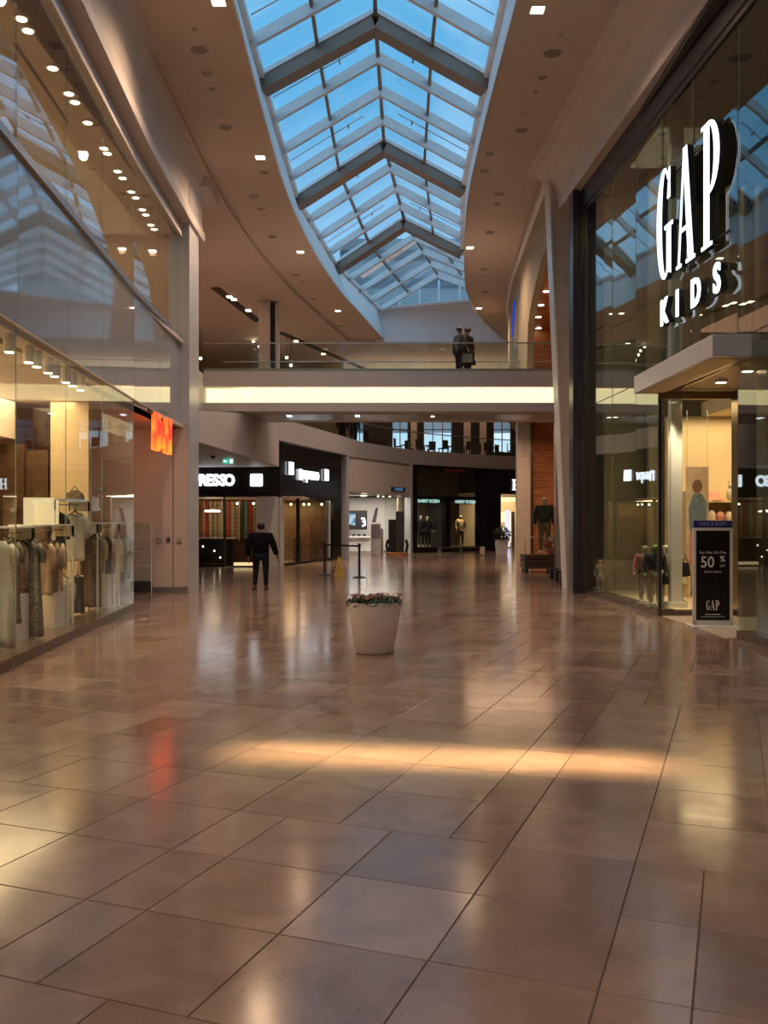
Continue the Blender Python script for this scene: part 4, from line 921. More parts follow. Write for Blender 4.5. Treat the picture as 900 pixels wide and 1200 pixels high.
MB(tf).box(onx(A2, B2, 520), onx(A2, B2, 545), -.02, -.005, 4.32, 4.48).build('sign_board', mat('dim_red', (.22, .03, .02), .5, var=.5, scale=6), t)
A3, B3 = (5.45, 51.4), (13, 57)
L, ang, tf = front(A3, B3)
bl = sroot('wall_back_far', 'black shop front with a bright open doorway')
xa, xb = onx(A3, B3, 587), onx(A3, B3, 612)
MB(tf).box(0, xa, 0, .3, 0, 3.2).build('black_wall', M['black'], bl); MB(tf).box(0, L, 0, .3, 3.2, 4.62).build('fascia', M['black'], bl); MB(tf).box(xb, L, 0, .3, 0, 3.2).build('black_wall', M['black'], bl)
for k in range(2): MB(tf).box(xa-.9+k*.4, xa-.6+k*.4, -.03, 0, .4, 2.9).build('raised_panel', M['blackm'], bl)
MB(tf).box(xa-1, xb+7, 4.2, 4.3, 0, 3.3).build('inner_wall', M['cream'], bl); MB(tf).box(xa-1, xb+7, .3, 4.3, 3.25, 3.3).build('inner_ceiling', M['cream'], bl)
t = thing('shop_sign', 'single lit white serif H on the black fascia at the right', 'sign', (0, 0, 0))
m = MB(tf); c = onx(A3, B3, 604.5)
m.box(c-.26, c-.14, -.08, -.03, 3.45, 4.05).box(c+.14, c+.26, -.08, -.03, 3.45, 4.05).box(c-.2, c+.2, -.08, -.03, 3.72, 3.78)
for s in (-.2, .2):
    for z in (3.45, 4.01): m.box(c+s-.12, c+s+.12, -.08, -.03, z, z+.04)
m.build('letter', M['E_white'], t); MB(tf).box(c-.3, c+.3, -.03, -.005, 3.4, 4.1).build('back_plate', M['black'], t)
t = thing('bright_display', 'bright yellow and violet display panels inside the far doorway', 'display', (0, 0, 0))
def panel(x0, x1, y0, y1, dep, nm, mt):
    D = 55.5+dep*.8; MB(tf).box(ond(A3, B3, x0, dep), ond(A3, B3, x1, dep), dep, dep+.08, zat(y1, D), zat(y0, D)).build(nm, mt, t)
panel(587, 592, 600, 612, 3.2, 'amber_panel', M['E_store']); panel(593, 597.5, 598, 640, 3.0, 'violet_strip', M['E_violet']); panel(587, 604, 583, 588, 3.4, 'amber_panel', M['E_store']); panel(588, 592, 617, 630, 3.2, 'amber_panel', M['E_store']); panel(606, 609, 596, 600, 3.2, 'amber_panel', M['E_store']); panel(600, 603, 600, 645, 2.9, 'dark_post', M['gold']); panel(598.5, 600, 600, 635, 3.2, 'amber_panel', M['E_store'])

# ================================================================== PEOPLE AND MANNEQUINS
def skin_mesh(name, pts, edges, root_i, m, parent, sub=2):
    me = bpy.data.meshes.new(name); me.from_pydata([p for p, r in pts], edges, []); me.materials.append(m)
    o = bpy.data.objects.new(name, me); COL.objects.link(o); o.parent = parent
    s = o.modifiers.new('skin', 'SKIN'); s.use_smooth_shade = True
    if not me.skin_vertices: me.skin_vertices.new() if hasattr(me.skin_vertices, 'new') else None
    sv = me.skin_vertices[0].data
    for i, (p, r) in enumerate(pts):
        sv[i].radius = r if isinstance(r, tuple) else (r, r)
    sv[root_i].use_root = True
    q = o.modifiers.new('smooth', 'SUBSURF'); q.levels = sub; q.render_levels = sub
    return o
def human(t, h, pose, skin, top, bottom, shoes=None, hair=None, sleeves=True, topname='jacket', bottomname='trousers', fat=1.0, skirt=None, face=False, fingers=True, headf=1.0):
    P = dict(pel=(0, 0, .53), spi=(0, 0, .63), che=(0, .0, .75), nec=(0, .0, .835), jaw=(0, .012, .875), hed=(0, .012, .92), crn=(0, .008, .965),
             shL=(-.115, 0, .80), elL=(-.155, -.02, .64), wrL=(-.165, .03, .50), shR=(.115, 0, .80), elR=(.155, -.02, .64), wrR=(.165, .03, .50),
             hiL=(-.055, 0, .50), knL=(-.06, .01, .28), anL=(-.06, -.01, .045), toL=(-.07, .075, .02), hiR=(.055, 0, .50), knR=(.06, .01, .28), anR=(.06, -.01, .045), toR=(.07, .075, .02))
    P.update(pose)
    G = {k: Vector(v)*h for k, v in P.items()}
    Rd = dict(pel=(.085, .06), spi=(.075, .055), che=(.09, .06), nec=.032, jaw=(.036, .042), hed=(.043, .052), crn=(.034, .04), shL=.036, elL=.026, wrL=.017, shR=.036, elR=.026, wrR=.017,
              hiL=.058, knL=.036, anL=.024, toL=.02, hiR=.058, knR=.036, anR=.024, toR=.02)
    for k_ in ('jaw', 'hed', 'crn'): Rd[k_] = tuple(q_*headf for q_ in Rd[k_])
    rd = lambda k, f=1.0, a=0.0: tuple(x*h*f+a for x in (Rd[k] if isinstance(Rd[k], tuple) else (Rd[k], Rd[k])))
    names = list(G); pts = [(tuple(G[k]), rd(k)) for k in names]; ix = {k: i for i, k in enumerate(names)}
    ed = [('pel', 'spi'), ('spi', 'che'), ('che', 'nec'), ('nec', 'jaw'), ('jaw', 'hed'), ('hed', 'crn'), ('che', 'shL'), ('shL', 'elL'), ('elL', 'wrL'), ('che', 'shR'), ('shR', 'elR'), ('elR', 'wrR'),
          ('pel', 'hiL'), ('hiL', 'knL'), ('knL', 'anL'), ('anL', 'toL'), ('pel', 'hiR'), ('hiR', 'knR'), ('knR', 'anR'), ('anR', 'toR')]
    E = [(ix[a], ix[b]) for a, b in ed]
    for s in ('L', 'R'):            # palm, four fingers, thumb
        w, el = G['wr'+s], G['el'+s]; dn = (w-el).normalized(); sg = -1 if s == 'L' else 1
        palm = w+dn*.045*h; n = len(pts); pts.append((tuple(palm), (.010*h, .022*h))); E.append((ix['wr'+s], n))
        if fingers:
            fw = Vector((0, 1, 0))
            for k in range(4):
                a = palm+dn*.018*h+fw*(.018-.012*k)*h; b = a+dn*(.028-.004*abs(k-1))*h; c_ = b+dn*.016*h+Vector((-sg*.010, 0, 0))*h
                i = len(pts); pts += [(tuple(a), .0062*h), (tuple(b), .0055*h), (tuple(c_), .0048*h)]; E += [(n, i), (i, i+1), (i+1, i+2)]
            a = w+dn*.022*h+fw*.026*h; b = a+dn*.022*h+fw*.008*h; i = len(pts); pts += [(tuple(a), .0072*h), (tuple(b), .006*h)]; E += [(n, i), (i, i+1)]
    body = skin_mesh('body', pts, E, 0, skin, t, 2)
    def sub(keys, edges, f, add, nm, m, root):
        p = [(tuple(G[k]), rd(k, f, add)) for k in keys]; j = {k: i for i, k in enumerate(keys)}
        return skin_mesh(nm, p, [(j[a], j[b]) for a, b in edges], j[root], m, t, 2)
    if top:
        k = ['pel', 'spi', 'che', 'nec', 'shL', 'shR']; e_ = [('pel', 'spi'), ('spi', 'che'), ('che', 'nec'), ('che', 'shL'), ('che', 'shR')]
        G2 = dict(G); wl_, wr_ = G['wrL'], G['wrR']
        if sleeves: k += ['elL', 'wrL', 'elR', 'wrR']; e_ += [('shL', 'elL'), ('elL', 'wrL'), ('shR', 'elR'), ('elR', 'wrR')]
        nk = G['nec']; G['nec'] = nk-Vector((0, 0, .012*h)); pe = G['pel']; G['pel'] = pe-Vector((0, 0, .03*h)); sub(k, e_, 1.06*fat, .012*h, topname, top, 'pel'); G['nec'] = nk; G['pel'] = pe
    if bottom:
        k = ['pel', 'hiL', 'knL', 'anL', 'hiR', 'knR', 'anR']; an = (G['anL'], G['anR'])
        G['anL'] = an[0]+Vector((0, 0, .012*h)); G['anR'] = an[1]+Vector((0, 0, .012*h))
        sub(k, [('pel', 'hiL'), ('hiL', 'knL'), ('knL', 'anL'), ('pel', 'hiR'), ('hiR', 'knR'), ('knR', 'anR')], 1.05, .008*h, bottomname, bottom, 'pel'); G['anL'], G['anR'] = an
    if skirt:
        m = MB(); pr = [(.075*h, .60*h), (.10*h, .53*h), (.13*h, .40*h), (.15*h, .33*h)]; m.lathe([(r, z) for r, z in pr], n=18); m.build('skirt', skirt, t, smooth=True)
    if shoes:
        for s in ('L', 'R'):
            a, to = G['an'+s], G['to'+s]; skin_mesh('shoe', [(tuple(a+Vector((0, -.012*h, -.02*h))), .032*h), (tuple(to), (.03*h, .022*h)), (tuple(a+Vector((0, 0, .02*h))), .028*h)], [(0, 1), (0, 2)], 0, shoes, t, 1)
    if hair:
        m = MB(); c = (G['hed']+G['crn'])/2
        m.ball((c.x, c.y-.008*h, c.z+.008*h), .062*h, 14, 9, (.92, 1.02, .95)); m.build('hair', hair, t, smooth=True)
    if face:
        m = MB(); c = G['hed']; m.ball((c.x, c.y+.055*h, c.z-.012*h), .009*h, 8, 5, (.8, 1.2, 1.4))
        for s in (-1, 1): m.ball((c.x+s*.046*h, c.y, c.z-.01*h), .012*h, 8, 5, (.5, .8, 1.3))
        m.build('nose_and_ears', skin, t, smooth=True)
        m = MB()
        for s in (-1, 1): m.ball((c.x+s*.018*h, c.y+.05*h, c.z+.004*h), .005*h, 6, 5)
        m.box(c.x-.013*h, c.x+.013*h, c.y+.05*h, c.y+.055*h, c.z-.034*h, c.z-.030*h); m.build('eyes_and_mouth', M['hair'], t)
    return body
X, d = -3.02, 22.6
man = thing('person', 'man in a black jacket and dark jeans walking away near the coffee shop', 'person', (X, d, 0), R(6))
human(man, 1.66, dict(shL=(-.135, 0, .79), shR=(.135, 0, .79), elL=(-.19, -.03, .63), wrL=(-.185, .02, .49), elR=(.19, -.03, .645), wrR=(.235, -.0, .51), hiL=(-.065, 0, .50), hiR=(.065, 0, .50), knL=(-.075, .03, .27), anL=(-.085, -.03, .05), toL=(-.10, .06, .025), knR=(.075, -.0, .27), anR=(.075, -.03, .045), toR=(.085, .06, .02), hed=(0, .035, .915), crn=(0, .035, .955), jaw=(0, .03, .87)),
      M['skin'], M['jacket'], M['jeans'], M['shoe'], M['hair'], fat=1.5, face=True)
c1 = thing('person', 'taller person in a long dark coat standing on the bridge', 'person', (2.72, 29.9, 6.17), R(60))
human(c1, 1.80, dict(), M['skin'], M['jacket'], M['jacket'], M['shoe'], M['hair'], fat=1.3, face=True, topname='coat', skirt=M['jacket'])
c2 = thing('person', 'shorter person in a grey coat holding a bag beside the tall one on the bridge', 'person', (2.36, 28.9, 6.17), R(-60))
human(c2, 1.60, dict(elR=(.16, .03, .66), wrR=(.12, .11, .58)), M['skin'], mat('grey_blue_coat', (.055, .065, .065), .8, var=.2), M['jeans'], M['shoe'], M['hair'], fat=1.1, face=True, topname='coat')
t = thing('shoulder_bag', 'grey bag held between the two people on the bridge', 'bag', (2.58, 28.55, 6.62))
MB().prism([(-.17, 0), (.17, 0), (.14, .24), (-.14, .24)], -.06, .06).build('bag_body', mat('grey_bag_cloth', (.16, .18, .18), .7), t, bevel=.02); MB().tube([(-.1, 0, .24), (-.06, 0, .42), (.06, 0, .42), (.1, 0, .24)], .01, 6).build('handle', M['blackm'], t)
for i, (x, dd_) in enumerate(((404, 44.8), (411, 44.9), (432, 52))):
    X = (x-450)*dd_/F
    p = thing('person', ['left one of two dark figures at the far balcony rail', 'right one of two dark figures at the far balcony rail', 'distant dark figure standing near the far windows'][i], 'person', (X-.12+.24*(i == 1), dd_+.5*(i == 1), 5.36), R([150, 200, 90][i]))
    human(p, 1.72, dict(), M['skin'], M['jacket'], M['jeans'], M['shoe'], M['hair'], fat=1.1, face=True)

def mannequin(label, loc, h, rz, top=None, bottom=None, topname='top', skirt=None, headcol=None, sleeves=True, fat=1.0, pose={}, headf=1.1):
    t = thing('mannequin', label, 'mannequin', loc, rz); human(t, h, pose, M['mann'] if headcol is None else headcol, top, bottom, None, None, sleeves, topname, fat=fat, skirt=skirt, fingers=False, headf=headf)
    MB().lathe([(.16, 0), (.16, .012)], n=16).build('stand_plate', M['metal'], t); return t
C = lambda n, c, v=.25, s=14: mat(n, c, .8, var=v, scale=s)
navyc, khaki, pinkc, creamc, blackc = C('navy_cloth', (.015, .02, .032)), C('khaki_cloth', (.20, .16, .085)), C('dusty_pink_cloth', (.35, .14, .11)), C('cream_cloth', (.55, .47, .33), .1), C('black_cloth', (.012, .012, .012))
def kid(x, yt, yb, d, **k): return dict(headf=1.55, pose=dict(nec=(0, 0, .80), jaw=(0, .01, .845), hed=(0, .01, .89), crn=(0, .005, .93), shL=(-.12, 0, .765), shR=(.12, 0, .765)), loc=((x-450)*d/F, d, .11), h=zat(yt, d)-.11, **k)
mannequin('child mannequin in a pink top and dark leggings, left of the glass corner', rz=R(170), top=pinkc, bottom=blackc, **kid(756, 634, 705, 17.6))
mannequin('child mannequin in a navy jacket and khaki trousers at the glass corner', rz=R(185), top=navyc, bottom=khaki, headcol=C('pale_green_head', (.24, .36, .10), .1), fat=1.15, **kid(767.5, 633, 708, 17.0))
mannequin('child mannequin in a cream cardigan and black skirt beside the white column', rz=R(180), top=creamc, skirt=blackc, **kid(781, 633, 708, 17.2))
mannequin('child mannequin in a cream dress half behind the white column', rz=R(200), top=creamc, skirt=creamc, **kid(797, 646, 715, 17.8))
mannequin('small child mannequin in a white dress at the left end of the right shop window', rz=R(150), top=creamc, skirt=creamc, **kid(704, 653, 697, 20.6))
t = thing('shoulder_bag', 'small black bag hanging at the cream dressed child mannequin', 'bag', ((803-450)*17.5/F, 17.5, .62)); MB().prism([(-.1, 0), (.1, .03), (.06, .28), (-.05, .3)], -.05, .05).build('bag_body', blackc, t, bevel=.02); MB().tube([(-.04, 0, .3), (0, 0, .45), (.05, 0, .28)], .01, 5).build('handle', blackc, t)
for i, (x, top, sc, lab) in enumerate(((493, blackc, 1.75, 'leftmost dark suited mannequin in the left menswear window'), (501, navyc, 1.7, 'second dark suited mannequin in the left menswear window'), (515, blackc, 1.75, 'dark suited mannequin at the right of the left menswear window'), (540, creamc, 1.78, 'brightly lit mannequin in a cream jacket in the right menswear window'))):
    L2, an2, tf2 = front(A2, B2); p = tf2(Vector((ond(A2, B2, x, .8), .8, 0)))
    mannequin(lab, (p.x, p.y, .28), sc, R(200), top=top, bottom=khaki if i == 3 else blackc, fat=1.1, topname='jacket')
p = front(A2, B2)[2](Vector((ond(A2, B2, 539.5, .6), .6, 2.85))); add_light('menswear_spot', 'SPOT', p, 200, (1, .62, .3), (0, 0, 0), .04, spot=40, blend=.6)
p = front(A2, B2)[2](Vector((onx(A2, B2, 505), .5, 2.85))); add_light('menswear_spot', 'SPOT', p, 40, (1, .8, .6), (0, 0, 0), .04, spot=90, blend=.6)

# right hand display with a dressed mannequin on a timber platform
pl = thing('display_platform', 'low timber pallet platform in front of the orange wood wall', 'platform', (5.15, 30.2, 0))
for k in range(3): MB().box(-.55, .48, 0, 1.0, .12+.16*k, .26+.16*k).build('plank', M['skirt'], pl)
for X in (-.45, .38): MB().box(X-.05, X+.05, .05, .95, 0, .12).build('bearer', M['blackm'], pl)
MB().tube([(-.52, .02, .58), (-.52, .02, 1.15), (.45, .02, 1.15), (.45, .02, .58)], .015, 6).build('rail', M['metal'], pl)
mannequin('headless looking mannequin in a green coat and shorts on the timber platform', (5.32, 30.6, .58), 1.95, R(180), top=C('dark_green_cloth', (.035, .055, .04)), bottom=khaki, fat=1.3, topname='coat')
t = thing('clothes_bundle', 'pale clothes and shoes heaped at the foot of the green coated mannequin', 'clothes', (5.42, 30.3, .58))
for k in range(4): MB().ball((.1*math.cos(k*2), .08*math.sin(k*2), .12+.12*k), .16, 10, 7, (1, .7, .8)).build('garment', creamc if k % 2 else pinkc, t, smooth=True)
for i, (x, y) in enumerate(((649, 678), (655, 681), (661, 685))):
    X, d = fl(x, y); t = thing('floor_box', f'{["farthest", "middle", "nearest"][i]} of three low black boxes beside the column foot', 'box', (X, d, 0), 0, 'black boxes by the column')
    MB().box(-.12, .12, -.14, .14, 0, .28).build('case', M['blackm'], t, bevel=.01); MB().box(-.13, .13, -.15, .15, .28, .30).build('lid', M['dark'], t)

# ================================================================== MALL FLOOR OBJECTS
pt = thing('flower_planter', 'white tapered round planter with dusty pink flowers in the middle of the mall', 'planter', (-.12, 11.9, 0))
MB().lathe([(.235, 0), (.25, .015), (.345, .58), (.35, .64), (.345, .655), (.325, .655), (.315, .60), (.31, .55)], n=48).build('pot', M['pot'], pt, smooth=True)
MB().lathe([(.315, .56), (.28, .59), (.1, .61)], n=24).build('soil', M['soil'], pt)
rnd = random.Random(11)
def leaves(n, rad, z0, hh, size, seed, flat=.5):
    rr = random.Random(seed); m = MB()
    for _ in range(n):
        a = rr.uniform(0, 6.283); q = rad*math.sqrt(rr.random()); c = Vector((q*math.cos(a), q*math.sin(a), z0+hh*rr.random()*(1-.45*(q/rad)**2)))
        u = Vector((rr.gauss(0, 1), rr.gauss(0, 1), rr.gauss(0, flat))).normalized(); w = u.cross(Vector((rr.gauss(0, .5), rr.gauss(0, .5), 1))).normalized(); s = size*rr.uniform(.7, 1.3); n_ = u.cross(w)
        m.add([c-u*s, c+w*s*.45+n_*s*.15, c+u*s, c-w*s*.45+n_*s*.15, c+n_*s*.0], [(0, 1, 4), (1, 2, 4), (2, 3, 4), (3, 0, 4)])
    return m
leaves(1100, .36, .61, .13, .034, 5).build('foliage', M['leaf'], pt)['kind'] = 'stuff'
m = MB()
for _ in range(95):
    a = rnd.uniform(0, 6.283); q = .33*math.sqrt(rnd.random()); c = Vector((q*math.cos(a), q*math.sin(a), .70+.045*rnd.random()))
    for k in range(5):
        b = a+k*1.257; p = c+Vector((math.cos(b), math.sin(b), .3))*.014; m.ball(p, .011, 5, 4, (1, 1, .6))
m.build('blossoms', M['flower'], pt)['kind'] = 'stuff'
X, d = fl(589, 650)
p2 = thing('shrub_planter', 'white square planter with a dark shrub by the far bright doorway', 'planter', (X-.1, 45.5, 0))
MB().hexa([(-.24, -.24, 0), (.24, -.24, 0), (.24, .24, 0), (-.24, .24, 0)], [(-.31, -.31, .75), (.31, -.31, .75), (.31, .31, .75), (-.31, .31, .75)]).build('pot', M['pot'], p2)
leaves(420, .42, .72, .75, .09, 8).build('foliage', M['leaf'], p2)['kind'] = 'stuff'
# queue posts with belt
for i, (x, y) in enumerate(((380.5, 674), (421, 677))):
    X, d = fl(x, y); t = thing('queue_barrier', ['black queue barrier post left of the yellow floor sign', 'black queue barrier post right of the yellow floor sign'][i], 'barrier post', (X, d, 0))
    MB().lathe([(.19, 0), (.19, .02), (.05, .045)], n=24).build('base', M['blackm'], t); MB().tube([(0, 0, .03), (0, 0, .98)], .035, 12).build('pole', M['blackm'], t); MB().lathe([(.045, .90), (.045, 1.0), (.03, 1.02)], n=16).build('head', M['blackm'], t)
    if i == 0:
        X2, d2 = fl(421, 677); MB().bar((.04, 0, .94), (X2-X-.04, d2-d, .94), .006, .055).build('belt', M['blackm'], t)
X, d = fl(397.5, 675)
ws = thing('wet_floor_sign', 'yellow folding wet floor sign standing between the queue posts', 'floor sign', (X, d, 0), R(8))
for s in (-1, 1):
    MB().hexa([(-.16, s*.20-.012, 0), (.16, s*.20-.012, 0), (.16, s*.20+.012, 0), (-.16, s*.20+.012, 0)], [(-.055, s*.02-.012, .55), (.055, s*.02-.012, .55), (.055, s*.02+.012, .55), (-.055, s*.02+.012, .55)]).build('board', M['yellow'], ws)
MB().tube([(-.05, 0, .55), (0, 0, .60), (.05, 0, .55)], .012, 6).build('handle', M['yellow'], ws)
m = MB(lambda p: Vector((p.x, -.216+.33*p.z+p.y, p.z)));
tri = [(-.075, .16), (.075, .16), (0, .30)]
for a, b in zip(tri, tri[1:]+tri[:1]): m.bar((a[0], 0, a[1]), (b[0], 0, b[1]), .008, .012, up=(0, 1, 0))
m.bar((-.02, 0, .19), (.02, 0, .24), .008, .014, up=(0, 1, 0)); m.bar((-.03, 0, .36), (.03, 0, .36), .008, .02, up=(0, 1, 0)); m.build('warning_mark', M['blackm'], ws)
# low barrier by the menswear shop, small post
t = thing('low_bench', 'low dark bench on thin metal legs before the menswear windows', 'bench', (4.0, 48.2, 0), R(20)); MB().box(-1.3, 1.3, -.2, .2, .26, .33).build('seat', M['skirt'], t)
for X in (-1.2, 0, 1.2): MB().box(X-.02, X+.02, -.18, .18, 0, .26).build('leg', M['metal'], t)
X, d = fl(566, 651); t = thing('small_post_sign', 'small pale upright sign near the black wall at right', 'floor sign', (X, 45.0, 0)); MB().box(-.11, .11, -.02, .02, .03, .42).build('panel', M['cream'], t); MB().box(-.14, .14, -.08, .08, 0, .03).build('base', M['blackm'], t)
# theft gate by the left entrance
gt = thing('security_gate', 'white ladder framed security gate inside the left shop entrance', 'gate', (-5.62, 21.3, 0))
MB().tube([(-.24, 0, 0), (-.24, 0, 1.66), (.24, 0, 1.66), (.24, 0, 0)], .018, 8).build('frame', M['white'], gt)
for z in (1.3, .98, .66): MB().box(-.23, .23, -.012, .012, z-.01, z+.01).build('crossbar', M['white'], gt)
MB().box(-.24, .24, -.03, .03, .04, .30).build('base_box', M['dark'], gt); MB().box(-.225, .225, -.004, .004, .3, 1.64).build('clear_panel', M['rail_glass'], gt)

# ================================================================== LEFT WINDOW DISPLAY
def rack(label, X, d0, d1, z0, z1, w=.36, back=False, low=True):
    t = thing('clothes_rack', label, 'clothes rack', (X, d0, z0)); L = d1-d0; h = z1-z0
    for y in (0, L-.03): MB().box(-w/2, w/2, y, y+.03, h-.16, h).build('top_panel', M['white'], t); MB().box(-w/2, -w/2+.03, y, y+.03, 0, h).build('upright', M['white'], t); MB().box(w/2-.03, w/2, y, y+.03, 0, h).build('upright', M['white'], t)
    MB().box(-w/2, w/2, 0, L, h, h+.025).build('top_shelf', M['white'], t); MB().tube([(0, .03, h-.06), (0, L-.03, h-.06)], .012, 8).build('rail', M['metal'], t)
    if low: MB().box(-w/2+.04, w/2-.04, L*.55, L-.1, 0, min(.62, h*.45)).build('plinth_block', M['white'], t)
    return t
rack('white clothes rack nearest in the left shop window', -4.84, 10.6, 12.3, .12, 1.60)
rack('second white clothes rack in the left shop window', -4.92, 12.5, 14.1, .12, 1.62)
rack('tall white clothes rack with two rails in the left shop window', -5.25, 14.2, 15.9, .12, 2.02, low=False)
rack('farthest white clothes rack near the glass corner', -5.05, 15.7, 17.0, .12, 1.64)
b = thing('display_box', 'glowing white display cube on top of the racks in the left window', 'display', (-5.28, 14.0, 1.63)); MB().box(-.20, .20, 0, .4, 0, .42).build('cube', M['E_box'], b, bevel=.004); MB().box(-.21, .21, -.01, .41, -.0, .012).build('base', M['white'], b)  # plain white cube; its strong spotlighting is put into a glowing colour
def garment(label, x, yt, yb, wpx, colr, kind='shirt', X=-4.85, name=None, pat=0, group='clothes in the left shop window'):
    d = X*F/(x-450); X0 = X; zt = zat(yt, d); zb = max(.16, zat(yb, d)); w = wpx*d/F; h = zt-zb
    t = thing(name or {'shirt': 'hanging_shirt', 'dress': 'hanging_dress', 'trousers': 'hanging_trousers', 'jacket': 'hanging_jacket', 'top': 'hanging_blouse'}[kind], label, 'clothes', (X0, d, zb), 0, group)
    rr = random.Random(x*7+yt); m = MB(); n = 20; lv = 12; vs = []; fs = []; ph = rr.uniform(0, 6)
    for i in range(lv+1):
        u = i/lv; z = h*(1-u)
        ww = {'shirt': .44, 'top': .42, 'jacket': .46, 'dress': .34+.16*u, 'trousers': .40+.05*u}[kind]*w
        if kind != 'trousers' and u < .10: ww *= .45+.55*math.sqrt(u/.10)
        dp = .035+.03*u
        for k in range(n):
            a = 2*math.pi*k/n; f = 1+.16*u*math.sin(a*5+ph+u)+.05*math.sin(a*3+ph*2)
            vs.append((math.cos(a)*ww*f, math.sin(a)*dp*f*(1+.6*math.sin(a*4+ph)*u), z+(.015*math.sin(a*3+ph) if i == lv else 0)))
    for i in range(lv):
        for k in range(n): fs.append((i*n+k, i*n+(k+1) % n, (i+1)*n+(k+1) % n, (i+1)*n+k))
    fs += [tuple(range(n)), tuple(range((lv+1)*n-1, lv*n-1, -1))]
    m.add(vs, fs); body = m.build('cloth', colr, t, smooth=True)
    if kind in ('shirt', 'jacket', 'dress', 'top'):
        sl = {'shirt': .42, 'top': .30, 'jacket': .72, 'dress': .25}[kind]*min(h, .75)
        for s in (-1, 1): MB().tube([(s*w*.30, 0, h*.965), (s*w*.46, 0, h-.12), (s*w*.50, .01, h-.1-sl*.5), (s*w*.50, .0, h-.1-sl)], [.04, .065, .062, .05], 8, sx=.8).build('sleeve', colr, t, smooth=True)
    MB().tube([(-w*.3, 0, h-.02), (0, 0, h+.035), (w*.3, 0, h-.02)], .012, 6).tube([(0, 0, h+.035), (0, 0, h+.10)], .007, 5).build('hanger', M['blackm'], t)
    return t
taupe, brn, flor, peach, pale, lgrey, sage, spk = C('taupe_cloth', (.24, .18, .12)), C('brown_cloth', (.13, .085, .05)), C('brown_floral_cloth', (.16, .12, .08), .75, 34), C('peach_cloth', (.42, .28, .19), .15), C('ivory_cloth', (.62, .54, .40), .1), C('light_grey_cloth', (.38, .38, .33), .12), C('sage_cloth', (.22, .25, .20), .12), C('speckled_grey_cloth', (.13, .115, .09), .85, 40)
garment('pale grey long dress with cream sleeves at the left edge of the shop window', 3, 634, 768, 30, lgrey, 'dress', -4.62)
garment('brown floral blouse hanging second from the left edge of the window', 13, 633, 730, 22, flor, 'dress', -4.75)
garment('taupe jacket hanging left of the brown one in the nearest rack', 18, 634, 699, 22, taupe, 'jacket')
garment('dark brown jacket behind the taupe one in the nearest rack', 24, 634, 700, 20, brn, 'jacket')
garment('short ivory top with wide sleeves at the end of the nearest rack', 29, 634, 668, 20, pale, 'top')
garment('long speckled grey dress reaching the floor in the second rack', 38, 634, 757, 24, spk, 'dress', -4.68)
garment('narrow dark speckled trousers behind the long speckled dress', 31, 640, 758, 12, flor, 'trousers', -4.75)
garment('peach blouse left of the beige one in the second rack', 52, 635, 697, 20, peach, 'shirt')
garment('beige shirt in the middle of the second rack', 59, 635, 694, 20, taupe, 'shirt')
garment('pink shirt at the right end of the second rack', 66, 635, 692, 18, C('pale_pink_cloth', (.50, .33, .25), .12), 'shirt')
garment('black shirt on the upper rail of the tall rack', 69, 602, 658, 20, blackc, 'shirt', -5.25)
garment('large white shirt on the upper rail of the tall rack', 88, 602, 657, 27, C('bright_white_cloth', (.62, .62, .56), .08), 'shirt', -5.2)
garment('long pale grey T-shirt on the lower rail of the tall rack', 75, 677, 734, 22, lgrey, 'shirt', -5.1)
garment('black trousers with a tied waist on the lower rail of the tall rack', 91, 676, 733, 17, blackc, 'trousers', -5.1)
garment('taupe long sleeved jacket at the left of the farthest rack', 104, 630, 711, 14, taupe, 'jacket', -5.05)
garment('dark floral jacket in the farthest rack', 111, 629, 711, 15, flor, 'jacket', -5.05)
garment('ivory blouse between the brown jackets in the farthest rack', 117, 630, 690, 13, pale, 'shirt', -5.08)
garment('grey brown jacket in the middle of the farthest rack', 125, 631, 709, 14, brn, 'jacket', -5.0)
garment('ivory long shirt right of the grey brown jacket', 135, 631, 692, 13, pale, 'jacket', -5.0)
garment('pale sage shirt in the farthest rack', 141, 631, 682, 12, sage, 'shirt', -5.0)
garment('grey green shirt nearest the glass corner', 148, 630, 678, 12, C('grey_green_cloth', (.16, .19, .17), .15), 'shirt', -5.0)
hb = thing('handbag', 'dark patterned handbag on top of the tall rack', 'bag', (-5.2, 15.5, 2.045)); MB().prism([(-.16, 0), (.16, 0), (.12, .12), (.02, .17), (-.12, .12)], -.07, .07).build('bag_body', flor, hb, bevel=.02); MB().tube([(-.08, 0, .13), (0, 0, .24), (.08, 0, .13)], .01, 6).build('handle', blackc, hb)

# ================================================================== RIGHT SHOP GROUND FLOOR
ps = thing('promotion_stand', 'black sale poster in a white freestanding frame before the right shop door', 'sign stand', (5.24, 14.7, 0), R(-3))
MB().box(-.36, .36, -.24, .24, 0, .035).build('base_plate', M['white'], ps, bevel=.008); MB().box(-.31, -.265, -.03, .03, .035, 1.56).build('frame_post', M['white'], ps); MB().box(.265, .31, -.03, .03, .035, 1.56).build('frame_post', M['white'], ps)
MB().box(-.31, .31, -.03, .03, 1.54, 1.585).build('frame_bar', M['white'], ps); MB().box(-.31, .31, -.03, .03, .035, .11).build('frame_bar', M['white'], ps)
MB().box(-.265, .265, -.015, .015, .11, 1.54).build('poster', M['black'], ps)
hd = MB().box(-.30, .30, -.02, .02, 1.585, 1.70).build('header_card', M['blue'], ps); wt = mat('white_print', (.75, .75, .75), .6)
text('header_text', 'KIDS & BABY', .075, mat('pale_blue_print', (.35, .42, .7), .6), ps, (0, -.026, 1.645), (R(90), 0, 0), .001)
